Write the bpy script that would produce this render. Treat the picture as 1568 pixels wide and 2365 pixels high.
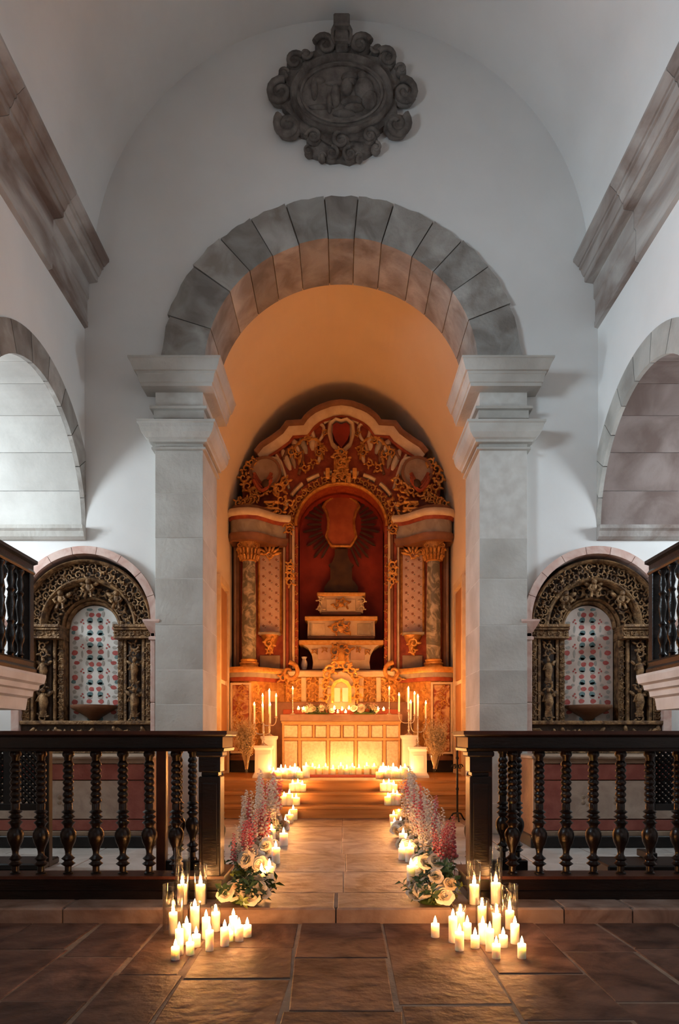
import bpy, math, random
from mathutils import Vector, Matrix
PI = math.pi
R = math.radians
rng = random.Random(7)
SC = bpy.context.scene
COL = SC.collection
for _o in list(bpy.data.objects):
    bpy.data.objects.remove(_o)

# ------------------------------------------------------------------ camera, world, lights, exposure
EYE = 0.945                      # height of the lens over the raised chancel paving
F = 1568.0                       # focal length in photo pixels (24 mm on a 24 mm wide frame)
cam_d = bpy.data.cameras.new('camera')
cam = bpy.data.objects.new('camera', cam_d)
COL.objects.link(cam)
cam.location = (0, 0, EYE)
cam.rotation_euler = (R(90), 0, 0)
cam_d.sensor_fit = 'HORIZONTAL'
cam_d.sensor_width = 24.0
cam_d.lens = 24.0
cam_d.shift_x = -4 / 1568
cam_d.shift_y = 522.5 / 1568
cam_d.clip_start = 0.05
SC.camera = cam

SC.view_settings.view_transform = 'Standard'
SC.view_settings.look = 'None'
SC.view_settings.gamma = 1.0
SC.view_settings.use_curve_mapping = False
SC.view_settings.exposure = 0.0
SC.cycles.max_bounces = 6
SC.cycles.adaptive_threshold = 0.02
SC.cycles.diffuse_bounces = 3
SC.cycles.glossy_bounces = 2
SC.cycles.transmission_bounces = 4
SC.cycles.transparent_max_bounces = 12
SC.cycles.caustics_reflective = False
SC.cycles.caustics_refractive = False

world = bpy.data.worlds.new('world')
SC.world = world
world.use_nodes = True
bg = world.node_tree.nodes['Background']
bg.inputs[0].default_value = (0.62, 0.78, 1.0, 1)
bg.inputs[1].default_value = 0.35


def area(name, loc, target, sx, sy, energy, color):
    d = bpy.data.lights.new(name, 'AREA')
    d.shape = 'RECTANGLE'
    d.size, d.size_y = sx, sy
    d.energy = energy
    d.color = color
    o = bpy.data.objects.new(name, d)
    COL.objects.link(o)
    o.location = loc
    o.rotation_euler = (Vector(target) - Vector(loc)).to_track_quat('-Z', 'Y').to_euler()
    return o


DAY = (0.90, 0.96, 1.0)
# daylight outside the windows of the place: both transept lunettes, the high nave windows, the west door
area('daylight_transept_left', (-4.62, 5.65, 3.15), (-1.2, 6.6, 2.7), .75, .65, 120, DAY)
area('daylight_transept_right', (4.62, 5.65, 3.15), (1.2, 6.6, 2.7), .75, .65, 78, DAY)
area('daylight_nave_window_left', (-3.4, 3.05, 4.5), (2.3, 6.0, 4.6), 1.5, 1.1, 310, (0.78, 0.91, 1.0))
area('daylight_nave_window_right', (3.4, 0.45, 4.5), (-1.5, 5.4, 5.4), 1.5, 1.1, 16, (1.0, 0.86, 0.72))
area('daylight_west_door', (0.0, -4.6, 2.2), (0.3, 6.5, 4.5), 1.5, 2.2, 14, (1.0, 0.94, 0.88))

CANDLE_COL = (1.0, 0.37, 0.09)
CANDLE_W = 1.4


# ------------------------------------------------------------------ mesh helpers
class MB:
    def __init__(s):
        s.v, s.f = [], []

    def add(s, v, f, M=None):
        n = len(s.v)
        s.v += [tuple(M @ Vector(p)) for p in v] if M is not None else [tuple(p) for p in v]
        s.f += [tuple(i + n for i in q) for q in f]
        return s

    def merge(s, o, M=None):
        return s.add(o.v, o.f, M)

    def box(s, x0, x1, y0, y1, z0, z1, M=None):
        v = [(x, y, z) for x in (x0, x1) for y in (y0, y1) for z in (z0, z1)]
        return s.add(v, [(0, 1, 3, 2), (4, 6, 7, 5), (0, 4, 5, 1), (2, 3, 7, 6), (0, 2, 6, 4), (1, 5, 7, 3)], M)

    def cbox(s, x0, x1, y0, y1, z0, z1, c=0.01, M=None):
        """box with chamfered edges"""
        X, Y, Z = (x0, x1), (y0, y1), (z0, z1)
        v, ix = [], {}
        for i in (0, 1):
            for j in (0, 1):
                for k in (0, 1):
                    sx, sy, sz = (1, -1)[i], (1, -1)[j], (1, -1)[k]
                    ix[i, j, k] = len(v)
                    v += [(X[i], Y[j] + sy * c, Z[k] + sz * c), (X[i] + sx * c, Y[j], Z[k] + sz * c), (X[i] + sx * c, Y[j] + sy * c, Z[k])]
        f = []
        for i in (0, 1):
            q = [ix[i, 0, 0], ix[i, 0, 1], ix[i, 1, 1], ix[i, 1, 0]]
            f.append(tuple(q if i == 0 else q[::-1]))
        for j in (0, 1):
            q = [ix[0, j, 0] + 1, ix[1, j, 0] + 1, ix[1, j, 1] + 1, ix[0, j, 1] + 1]
            f.append(tuple(q if j == 0 else q[::-1]))
        for k in (0, 1):
            q = [ix[0, 0, k] + 2, ix[0, 1, k] + 2, ix[1, 1, k] + 2, ix[1, 0, k] + 2]
            f.append(tuple(q if k == 0 else q[::-1]))
        for j in (0, 1):
            for k in (0, 1):
                f.append((ix[0, j, k] + 1, ix[1, j, k] + 1, ix[1, j, k] + 2, ix[0, j, k] + 2))
        for i in (0, 1):
            for k in (0, 1):
                f.append((ix[i, 0, k], ix[i, 1, k], ix[i, 1, k] + 2, ix[i, 0, k] + 2))
        for i in (0, 1):
            for j in (0, 1):
                f.append((ix[i, j, 0], ix[i, j, 1], ix[i, j, 1] + 1, ix[i, j, 0] + 1))
        for key in ix:
            a = ix[key]
            f.append((a, a + 1, a + 2))
        return s.add(v, f, M)

    def lathe(s, prof, seg=16, c=(0, 0, 0), M=None, twist=None):
        v, f = [], []
        n = len(prof)
        for i, (r, z) in enumerate(prof):
            for k in range(seg):
                a = 2 * PI * k / seg
                v.append((c[0] + r * math.cos(a), c[1] + r * math.sin(a), c[2] + z))
        for i in range(n - 1):
            for k in range(seg):
                k2 = (k + 1) % seg
                f.append((i * seg + k, i * seg + k2, (i + 1) * seg + k2, (i + 1) * seg + k))
        if prof[0][0] > 1e-4:
            f.append(tuple(range(seg))[::-1])
        if prof[-1][0] > 1e-4:
            f.append(tuple((n - 1) * seg + k for k in range(seg)))
        return s.add(v, f, M)

    def tube(s, pts, r, seg=6, M=None, closed=False):
        P = [Vector(p) for p in pts]
        n = len(P)
        rad = r if callable(r) else (lambda t: r)
        v, f = [], []
        prev = None
        for i in range(n):
            a = P[(i - 1) % n] if closed or i > 0 else P[i]
            b = P[(i + 1) % n] if closed or i < n - 1 else P[i]
            t = (b - a)
            t = t.normalized() if t.length > 1e-9 else Vector((0, 0, 1))
            if prev is None:
                up = Vector((0, 1, 0)) if abs(t.y) < 0.9 else Vector((1, 0, 0))
                u = t.cross(up).normalized()
            else:
                u = (prev - t * prev.dot(t))
                u = u.normalized() if u.length > 1e-6 else t.orthogonal().normalized()
            prev = u
            w = t.cross(u)
            rr = rad(i / max(1, n - 1))
            for k in range(seg):
                an = 2 * PI * k / seg
                v.append(P[i] + u * (rr * math.cos(an)) + w * (rr * math.sin(an)))
        m = n if closed else n - 1
        for i in range(m):
            j = (i + 1) % n
            for k in range(seg):
                k2 = (k + 1) % seg
                f.append((i * seg + k, i * seg + k2, j * seg + k2, j * seg + k))
        if not closed:
            f.append(tuple(range(seg))[::-1])
            f.append(tuple((n - 1) * seg + k for k in range(seg)))
        return s.add(v, f, M)

    def ell(s, c, rx, ry, rz, seg=10, rings=6, M=None):
        v, f = [(c[0], c[1], c[2] - rz)], []
        for i in range(1, rings):
            a = -PI / 2 + PI * i / rings
            for k in range(seg):
                b = 2 * PI * k / seg
                v.append((c[0] + rx * math.cos(a) * math.cos(b), c[1] + ry * math.cos(a) * math.sin(b), c[2] + rz * math.sin(a)))
        v.append((c[0], c[1], c[2] + rz))
        for k in range(seg):
            f.append((0, 1 + (k + 1) % seg, 1 + k))
            f.append((len(v) - 1, 1 + (rings - 2) * seg + k, 1 + (rings - 2) * seg + (k + 1) % seg))
        for i in range(rings - 2):
            for k in range(seg):
                k2 = (k + 1) % seg
                f.append((1 + i * seg + k, 1 + i * seg + k2, 1 + (i + 1) * seg + k2, 1 + (i + 1) * seg + k))
        return s.add(v, f, M)

    def prism(s, poly, y0, y1, M=None):
        """outline in x,z extruded from y0 (front) to y1"""
        n = len(poly)
        v = [(x, y0, z) for x, z in poly] + [(x, y1, z) for x, z in poly]
        f = [tuple(range(n)), tuple(range(2 * n - 1, n - 1, -1))]
        for i in range(n):
            j = (i + 1) % n
            f.append((i, i + n, j + n, j))
        return s.add(v, f, M)

    def slab(s, poly, z0, z1, M=None):
        """outline in x,y extruded from z0 to z1"""
        n = len(poly)
        v = [(x, y, z0) for x, y in poly] + [(x, y, z1) for x, y in poly]
        f = [tuple(range(n)), tuple(range(2 * n - 1, n - 1, -1))]
        for i in range(n):
            j = (i + 1) % n
            f.append((i, i + n, j + n, j))
        return s.add(v, f, M)

    def sweep(s, path, prof, mp, closed=False):
        """path: 2-D points; prof: (offset along the left normal, height); mp(a, b, h) -> 3-D"""
        n, m = len(path), len(prof)
        nor = []
        for i in range(n):
            def seg(j):
                a, b = path[j % n], path[(j + 1) % n]
                d = math.hypot(b[0] - a[0], b[1] - a[1]) or 1e-9
                return (-(b[1] - a[1]) / d, (b[0] - a[0]) / d)
            if closed:
                p, q = seg(i - 1), seg(i)
            else:
                p = seg(i - 1) if i > 0 else seg(0)
                q = seg(i) if i < n - 1 else seg(n - 2)
            k = 1 + p[0] * q[0] + p[1] * q[1]
            k = max(k, 0.35)
            nor.append(((p[0] + q[0]) / k, (p[1] + q[1]) / k))
        v = []
        for (a, b), (na, nb) in zip(path, nor):
            for (o, h) in prof:
                v.append(mp(a + na * o, b + nb * o, h))
        f = []
        for i in range(n if closed else n - 1):
            j = (i + 1) % n
            for k in range(m):
                l = (k + 1) % m
                f.append((i * m + k, j * m + k, j * m + l, i * m + l))
        if not closed:
            f.append(tuple(range(m)))
            f.append(tuple((n - 1) * m + k for k in range(m))[::-1])
        return s.add(v, f)

    def mesh(s, name, mat=None, smooth=False, angle=None):
        me = bpy.data.meshes.new(name)
        me.from_pydata(s.v, [], s.f)
        bmf = me
        if mat is not None:
            me.materials.append(MATS[mat] if isinstance(mat, str) else mat)
        if smooth:
            me.polygons.foreach_set('use_smooth', [True] * len(me.polygons))
            me.update()
            try:
                me.set_sharp_from_angle(angle=R(angle or 45))
            except Exception:
                pass
        me.validate()
        me.update()
        import bmesh as _b
        b = _b.new()
        b.from_mesh(me)
        _b.ops.recalc_face_normals(b, faces=b.faces)
        b.to_mesh(me)
        b.free()
        return me

    def build(s, name, mat, parent=None, smooth=False, angle=None, loc=None, rz=0.0):
        return put(name, s.mesh(name, mat, smooth, angle), parent, loc, rz)


def put(name, me, parent=None, loc=None, rz=0.0, rot=None, scale=None):
    o = bpy.data.objects.new(name, me)
    COL.objects.link(o)
    if parent is not None:
        o.parent = parent
    if loc is not None:
        o.location = loc
    if rot is not None:
        o.rotation_euler = rot
    elif rz:
        o.rotation_euler = (0, 0, rz)
    if scale is not None:
        o.scale = (scale,) * 3 if isinstance(scale, (int, float)) else scale
    return o


def tag(o, label=None, cat=None, group=None, kind=None):
    if label:
        o['label'] = label
    if cat:
        o['category'] = cat
    if group:
        o['group'] = group
    if kind:
        o['kind'] = kind
    return o


def thing(name, label, cat, loc=(0, 0, 0), group=None, rz=0.0):
    o = bpy.data.objects.new(name, None)
    o.empty_display_size = 0.05
    COL.objects.link(o)
    o.location = loc
    o.rotation_euler = (0, 0, rz)
    return tag(o, label, cat, group)


def struct_root(name, label=None):
    o = bpy.data.objects.new(name, None)
    COL.objects.link(o)
    return tag(o, label, kind='structure')


def struct(name, mb, mat, label=None, smooth=False, angle=None):
    return tag(mb.build(name, mat, None, smooth, angle), label, kind='structure')


def wx(px, Y):
    return (px - 788.0) / F * Y


def wz(py, Y):
    return EYE + (1705.0 - py) / F * Y


# ------------------------------------------------------------------ materials
MATS = {}


def mat(name, c1, c2=None, scale=4.0, rough=0.7, metal=0.0, bump=0.0, bscale=None, rnd=0.0, detail=5, spec=0.4,
        lo=0.35, hi=0.65, stretch=None, c3=None, dist=0.0):
    m = bpy.data.materials.new(name)
    m.use_nodes = True
    nt = m.node_tree
    N, L = nt.nodes, nt.links
    b = N['Principled BSDF']
    b.inputs['Roughness'].default_value = rough
    b.inputs['Metallic'].default_value = metal
    b.inputs['Specular IOR Level'].default_value = spec
    b.inputs['Base Color'].default_value = (*c1, 1)
    tc = N.new('ShaderNodeTexCoord')
    src = tc.outputs['Object']
    mp = N.new('ShaderNodeMapping')
    L.new(src, mp.inputs[0])
    if stretch:
        mp.inputs['Scale'].default_value = stretch
    oi = N.new('ShaderNodeObjectInfo')
    mul = N.new('ShaderNodeVectorMath')
    mul.operation = 'ADD'
    sc2 = N.new('ShaderNodeMath')
    sc2.operation = 'MULTIPLY'
    sc2.inputs[1].default_value = 37.0
    L.new(oi.outputs['Random'], sc2.inputs[0])
    L.new(mp.outputs[0], mul.inputs[0])
    L.new(sc2.outputs[0], mul.inputs[1])
    vec = mul.outputs[0]
    if c2 is not None:
        nz = N.new('ShaderNodeTexNoise')
        nz.inputs['Scale'].default_value = scale
        nz.inputs['Detail'].default_value = detail
        nz.inputs['Distortion'].default_value = dist
        L.new(vec, nz.inputs['Vector'])
        cr = N.new('ShaderNodeValToRGB')
        cr.color_ramp.elements[0].position = lo
        cr.color_ramp.elements[1].position = hi
        cr.color_ramp.elements[0].color = (*c1, 1)
        cr.color_ramp.elements[1].color = (*c2, 1)
        if c3 is not None:
            e = cr.color_ramp.elements.new((lo + hi) / 2)
            e.color = (*c3, 1)
        L.new(nz.outputs[0], cr.inputs[0])
        col = cr.outputs[0]
        if rnd:
            hs = N.new('ShaderNodeHueSaturation')
            mr = N.new('ShaderNodeMapRange')
            mr.inputs[3].default_value = 1 - rnd
            mr.inputs[4].default_value = 1 + rnd
            L.new(oi.outputs['Random'], mr.inputs[0])
            L.new(mr.outputs[0], hs.inputs['Value'])
            L.new(col, hs.inputs['Color'])
            col = hs.outputs[0]
        L.new(col, b.inputs['Base Color'])
    if bump:
        nb = N.new('ShaderNodeTexNoise')
        nb.inputs['Scale'].default_value = bscale or scale * 6
        nb.inputs['Detail'].default_value = 6
        L.new(vec, nb.inputs['Vector'])
        bp = N.new('ShaderNodeBump')
        bp.inputs['Strength'].default_value = bump
        bp.inputs['Distance'].default_value = 0.02
        L.new(nb.outputs[0], bp.inputs['Height'])
        L.new(bp.outputs[0], b.inputs['Normal'])
    MATS[name] = m
    return m


mat('plaster', (0.74, 0.73, 0.71), (0.80, 0.79, 0.77), 1.3, 0.85, bump=0.12, bscale=9)
mat('plaster_chancel', (0.79, 0.68, 0.53), (0.83, 0.72, 0.57), 1.6, 0.85, bump=0.10, bscale=10)  # warm tint carries part of the candle glow in the plaster colour
mat('stone_grey', (0.32, 0.30, 0.27), (0.50, 0.48, 0.44), 3.0, 0.85, bump=0.35, bscale=26, rnd=0.12)
mat('stone_arch', (0.22, 0.19, 0.165), (0.40, 0.38, 0.35), 3.4, 0.85, bump=0.4, bscale=22, rnd=0.2, dist=0.6)
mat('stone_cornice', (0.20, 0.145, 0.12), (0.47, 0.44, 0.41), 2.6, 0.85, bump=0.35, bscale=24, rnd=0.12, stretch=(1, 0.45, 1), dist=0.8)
mat('stone_pier', (0.40, 0.37, 0.33), (0.52, 0.50, 0.46), 2.4, 0.85, bump=0.3, bscale=24, rnd=0.06)
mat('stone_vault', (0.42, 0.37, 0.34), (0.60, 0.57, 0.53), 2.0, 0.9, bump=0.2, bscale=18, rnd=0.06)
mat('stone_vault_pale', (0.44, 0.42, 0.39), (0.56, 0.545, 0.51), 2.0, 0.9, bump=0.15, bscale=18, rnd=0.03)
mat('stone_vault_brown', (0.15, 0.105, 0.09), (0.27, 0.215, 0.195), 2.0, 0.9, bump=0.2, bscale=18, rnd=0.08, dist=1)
mat('stone_dark', (0.085, 0.070, 0.062), (0.21, 0.185, 0.165), 7, 0.8, bump=0.4, bscale=40)
mat('stone_pink', (0.56, 0.33, 0.27), (0.70, 0.52, 0.45), 7, 0.6, bump=0.12, bscale=30, rnd=0.06, dist=1.2)
mat('mortar', (0.22, 0.16, 0.12), (0.32, 0.24, 0.18), 9, 0.95, bump=0.3, bscale=60)
mat('mortar_dark', (0.20, 0.17, 0.14), (0.28, 0.25, 0.21), 9, 0.95)
mat('paving', (0.050, 0.024, 0.018), (0.18, 0.10, 0.072), 3.0, 0.6, bump=0.6, bscale=14, rnd=0.25, c3=(0.12, 0.064, 0.045), dist=1.6, lo=0.34, hi=0.66)
mat('paving_pale', (0.17, 0.105, 0.078), (0.37, 0.275, 0.225), 3.2, 0.5, bump=0.5, bscale=14, rnd=0.12, dist=1.8, lo=0.32, hi=0.66, c3=(0.28, 0.195, 0.155))
mat('paving_transept', (0.38, 0.34, 0.30), (0.52, 0.48, 0.44), 3.0, 0.5, bump=0.3, bscale=14, rnd=0.08, dist=1.0)  # paler slabs: transept daylight painted into the stone colour
mat('floor_bed', (0.20, 0.14, 0.11), (0.28, 0.205, 0.165), 9, 0.95)
mat('step_wood', (0.32, 0.145, 0.045), (0.46, 0.23, 0.08), 5, 0.42, bump=0.15, bscale=30, rnd=0.12, stretch=(0.25, 3, 3))
mat('dark_wood', (0.004, 0.0024, 0.002), (0.011, 0.005, 0.0035), 8, 0.28, bump=0.12, bscale=40, stretch=(0.5, 2, 2), spec=0.42)
mat('rail_edge', (0.05, 0.016, 0.010), (0.08, 0.028, 0.016), 8, 0.34, bump=0.1, bscale=40, spec=0.4)
mat('black_wood', (0.008, 0.007, 0.007), (0.016, 0.013, 0.012), 8, 0.4)
mat('iron', (0.012, 0.012, 0.013), (0.02, 0.02, 0.02), 12, 0.5, metal=0.6)
mat('pulpit_stone', (0.60, 0.55, 0.51), (0.72, 0.68, 0.64), 5, 0.5, bump=0.1, bscale=20)
mat('gilt', (0.42, 0.18, 0.045), (0.72, 0.38, 0.10), 14, 0.42, metal=0.45, bump=0.5, bscale=60)
mat('gilt_old', (0.085, 0.042, 0.020), (0.36, 0.205, 0.09), 16, 0.5, metal=0.35, bump=0.6, bscale=55)
mat('gilt_bright', (0.75, 0.36, 0.08), (0.88, 0.50, 0.15), 20, 0.35, metal=0.5, bump=0.3, bscale=60)
mat('wood_recess', (0.030, 0.016, 0.010), (0.07, 0.04, 0.022), 12, 0.7, bump=0.4, bscale=50)
mat('cream_paint', (0.60, 0.45, 0.29), (0.74, 0.60, 0.42), 6, 0.55, bump=0.2, bscale=40)
mat('red_paint', (0.24, 0.035, 0.015), (0.40, 0.085, 0.03), 9, 0.55, bump=0.2, bscale=40)
mat('red_niche', (0.20, 0.018, 0.010), (0.30, 0.032, 0.016), 4, 0.7, bump=0.1, bscale=30)
mat('red_gold_marble', (0.28, 0.06, 0.02), (0.66, 0.42, 0.20), 6, 0.45, dist=2.2, lo=0.42, hi=0.6)
mat('green_marble', (0.16, 0.15, 0.11), (0.52, 0.45, 0.33), 5, 0.4, dist=2.6, lo=0.44, hi=0.66)
mat('grey_paint', (0.30, 0.25, 0.19), (0.42, 0.36, 0.28), 5, 0.55, dist=1.5)
mat('brown_wood', (0.15, 0.065, 0.035), (0.24, 0.11, 0.06), 5, 0.5, bump=0.2, bscale=30)
mat('taupe_wood', (0.28, 0.19, 0.13), (0.40, 0.29, 0.20), 6, 0.6, bump=0.2, bscale=30)
mat('throne_dark', (0.045, 0.020, 0.012), (0.08, 0.04, 0.02), 6, 0.6)
mat('altar_panel', (0.74, 0.60, 0.42), (0.86, 0.74, 0.56), 26, 0.6, bump=0.3, bscale=40, lo=0.4, hi=0.6)
mat('altar_frame', (0.55, 0.32, 0.12), (0.66, 0.40, 0.17), 10, 0.5)
mat('mensa', (0.30, 0.18, 0.12), (0.38, 0.24, 0.17), 8, 0.5)
mat('white_paint', (0.80, 0.76, 0.70), (0.86, 0.82, 0.76), 5, 0.5)
mat('floral_blush', (0.56, 0.45, 0.38), (0.68, 0.57, 0.50), 5, 0.7)
mat('panel_flower', (0.30, 0.12, 0.07), (0.38, 0.16, 0.09), 20, 0.7)
mat('plaque_red', (0.34, 0.07, 0.025), (0.46, 0.12, 0.04), 6, 0.55)
mat('stone_mortar', (0.52, 0.49, 0.45), (0.62, 0.60, 0.56), 9, 0.95)
mat('floral_ground', (0.62, 0.58, 0.53), (0.72, 0.69, 0.64), 8, 0.7)
mat('floral_pink', (0.55, 0.36, 0.28), (0.66, 0.47, 0.37), 8, 0.7)
mat('flower_red_paint', (0.40, 0.075, 0.065), (0.50, 0.12, 0.10), 20, 0.7)
mat('flower_teal_paint', (0.085, 0.16, 0.165), (0.16, 0.24, 0.235), 20, 0.7)
mat('flower_grey_paint', (0.34, 0.31, 0.27), (0.42, 0.38, 0.33), 20, 0.7)
mat('frontal_red', (0.30, 0.085, 0.065), (0.40, 0.13, 0.095), 9, 0.75, bump=0.2, bscale=40)
mat('frontal_beige', (0.42, 0.31, 0.24), (0.55, 0.43, 0.34), 7, 0.75, bump=0.15, bscale=30, dist=1.0)
mat('carpet_red', (0.30, 0.012, 0.010), (0.36, 0.02, 0.015), 30, 0.95)
mat('door_orange', (0.34, 0.16, 0.07), (0.42, 0.21, 0.09), 4, 0.6)
mat('leaf', (0.022, 0.050, 0.014), (0.075, 0.13, 0.035), 12, 0.5, rnd=0.3)
mat('leaf_light', (0.10, 0.15, 0.03), (0.19, 0.24, 0.06), 12, 0.5, rnd=0.25)
mat('petal_white', (0.80, 0.73, 0.60), (0.90, 0.84, 0.72), 20, 0.6)
mat('petal_cream', (0.74, 0.60, 0.40), (0.84, 0.72, 0.52), 20, 0.6)
mat('petal_pink', (0.62, 0.09, 0.11), (0.80, 0.25, 0.25), 20, 0.6, rnd=0.2)
mat('petal_pale', (0.62, 0.53, 0.43), (0.80, 0.71, 0.60), 20, 0.6)
mat('dried', (0.48, 0.34, 0.16), (0.66, 0.50, 0.27), 20, 0.7)
mat('wick', (0.03, 0.02, 0.015))
mat('silver', (0.75, 0.70, 0.62), (0.85, 0.80, 0.72), 10, 0.25, metal=0.9)


def wax_mat():
    m = mat('wax', (0.95, 0.90, 0.80), rough=0.5)
    b = m.node_tree.nodes['Principled BSDF']
    b.inputs['Subsurface Weight'].default_value = 1.0
    b.inputs['Subsurface Radius'].default_value = (1.0, 0.75, 0.42)
    b.inputs['Subsurface Scale'].default_value = 0.035


def flame_mat():
    m = bpy.data.materials.new('flame')
    m.use_nodes = True
    N, L = m.node_tree.nodes, m.node_tree.links
    N.remove(N['Principled BSDF'])
    out = N['Material Output']
    e = N.new('ShaderNodeEmission')
    e.inputs[0].default_value = (1.0, 0.70, 0.32, 1)
    e.inputs[1].default_value = 14.0
    t = N.new('ShaderNodeBsdfTransparent')
    a = N.new('ShaderNodeAddShader')
    L.new(e.outputs[0], a.inputs[0])
    L.new(t.outputs[0], a.inputs[1])
    L.new(a.outputs[0], out.inputs[0])
    try:
        m.cycles.emission_sampling = 'NONE'
    except Exception:
        pass
    MATS['flame'] = m


def glass_mat(name, tint, gloss, power=3.2):
    m = bpy.data.materials.new(name)
    m.use_nodes = True
    N, L = m.node_tree.nodes, m.node_tree.links
    N.remove(N['Principled BSDF'])
    out = N['Material Output']
    t = N.new('ShaderNodeBsdfTransparent')
    t.inputs[0].default_value = (*tint, 1)
    g = N.new('ShaderNodeBsdfGlossy')
    g.inputs['Roughness'].default_value = 0.04
    lw = N.new('ShaderNodeLayerWeight')
    lw.inputs[0].default_value = 0.5
    pw = N.new('ShaderNodeMath')
    pw.operation = 'POWER'
    pw.inputs[1].default_value = power
    ml = N.new('ShaderNodeMath')
    ml.operation = 'MULTIPLY_ADD'
    ml.inputs[1].default_value = gloss
    ml.inputs[2].default_value = 0.03
    L.new(lw.outputs['Facing'], pw.inputs[0])
    L.new(pw.outputs[0], ml.inputs[0])
    mx = N.new('ShaderNodeMixShader')
    L.new(ml.outputs[0], mx.inputs[0])
    L.new(t.outputs[0], mx.inputs[1])
    L.new(g.outputs[0], mx.inputs[2])
    L.new(mx.outputs[0], out.inputs[0])
    MATS[name] = m


wax_mat()
flame_mat()
glass_mat('glass', (0.985, 0.985, 0.98), 0.55)
glass_mat('glass_thick', (0.98, 0.975, 0.965), 0.85, 2.3)
glass_mat('window_glass', (0.93, 0.96, 0.98), 0.2)

# ------------------------------------------------------------------ the building
def hexcol(mb, mp, a0, a1, b0, b1, t0, t1, d0, d1):
    """a wall column from a0 to a1, bottom heights b0,b1, top heights t0,t1, faces at depth d0 and d1"""
    v = [mp(a0, d0, b0), mp(a1, d0, b1), mp(a1, d0, t1), mp(a0, d0, t0), mp(a0, d1, b0), mp(a1, d1, b1), mp(a1, d1, t1), mp(a0, d1, t0)]
    mb.add(v, [(0, 1, 2, 3), (5, 4, 7, 6), (0, 4, 5, 1), (3, 2, 6, 7), (0, 3, 7, 4), (1, 5, 6, 2)])


def arch_cols(mb, mp, c, a, rise, spring, top, d0, d1, n=40, lim=None):
    """solid above an arched opening that reaches the floor"""
    for i in range(n):
        p0, p1 = PI - PI * i / n, PI - PI * (i + 1) / n
        x0, x1 = c + a * math.cos(p0), c + a * math.cos(p1)
        z0, z1 = spring + rise * math.sin(p0), spring + rise * math.sin(p1)
        if lim is not None:
            if x0 >= lim:
                break
            if x1 > lim:
                t = (lim - x0) / (x1 - x0)
                x1, z1 = lim, z0 + (z1 - z0) * t
        hexcol(mb, mp, x0, x1, z0, z1, top, top, d0, d1)


mapx = lambda a, d, h: (a, d, h)          # wall running along x
mapy = lambda a, d, h: (d, a, h)          # wall running along y

YA = 6.80            # face of the chancel-arch wall
YB = 7.45            # its back
NX = 2.57            # nave half width
TX = 4.30            # transept end walls
NICHE_X, NICHE_R, NICHE_S = 2.553, 0.665, 2.12
SPR = 4.608          # springing of the chancel arch

# --- front wall with the chancel arch and the two side-altar niches
w = MB()
arch_cols(w, mapx, 0, 1.80, 1.737, SPR, 9.0, YA, YB, 56)
for s in (-1, 1):
    arch_cols(w, mapx, s * NICHE_X, NICHE_R, NICHE_R, NICHE_S, 9.0, YA, YB, 32)
    lo, hi = sorted((s * 1.80, s * (NICHE_X - NICHE_R)))
    hexcol(w, mapx, lo, hi, -0.1, -0.1, 9.0, 9.0, YA, YB)
    lo, hi = sorted((s * (NICHE_X + NICHE_R), s * (TX + 0.25)))
    hexcol(w, mapx, lo, hi, -0.1, -0.1, 9.0, 9.0, YA, YB)
struct('wall_front', w, 'plaster', 'white plastered wall around the tall stone chancel arch')
for s, nm in ((-1, 'left'), (1, 'right')):
    w = MB().box(s * NICHE_X - 0.75, s * NICHE_X + 0.75, 7.12, 7.2, -0.1, 2.95)
    struct('wall_niche_' + nm, w, 'wood_recess')

# --- nave side walls
ARY, ARR, ARS = YA - 1.02, 1.02, 3.05         # transept arch: centre, radius, springing
for s, nm in ((-1, 'left'), (1, 'right')):
    w = MB()
    d0, d1 = s * NX, s * (NX + 0.5)
    top = 5.9
    arch_cols(w, mapy, ARY, 1.26, 1.26, ARS, top, d0, d1, 40, lim=YA)
    hexcol(w, mapy, 4.40, ARY - 1.26, -0.1, -0.1, top, top, d0, d1)
    hexcol(w, mapy, ARY - 1.26, ARY - 1.02, -0.1, -0.1, ARS, ARS, d0, d1)
    y0, y1 = ((2.2, 3.9) if s < 0 else (-0.4, 1.3))
    hexcol(w, mapy, -4.3, y0, -0.2, -0.2, top, top, d0, d1)
    hexcol(w, mapy, y1, 4.40, -0.2, -0.2, top, top, d0, d1)
    hexcol(w, mapy, y0, y1, -0.2, -0.2, 3.75, 3.75, d0, d1)
    hexcol(w, mapy, y0, y1, 5.0, 5.0, top, top, d0, d1)
    struct('wall_' + nm, w, 'plaster', 'white nave wall on the %s with a stone side arch' % nm)
    # the high window in it
    f = MB()
    for yy in (y0, (2 * y0 + y1) / 3, (y0 + 2 * y1) / 3, y1):
        f.box(s * (NX + .30), s * (NX + .36), yy - .025, yy + .025, 3.75, 5.0)
    for zz in (3.77, 4.17, 4.58, 4.98):
        f.box(s * (NX + .30), s * (NX + .36), y0, y1, zz - .02, zz + .02)
    fr = struct('window_%d' % (1 if s < 0 else 2), f, 'white_paint')
    MB().box(s * (NX + .325), s * (NX + .331), y0, y1, 3.75, 5.0).build('pane', 'window_glass', fr)

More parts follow.
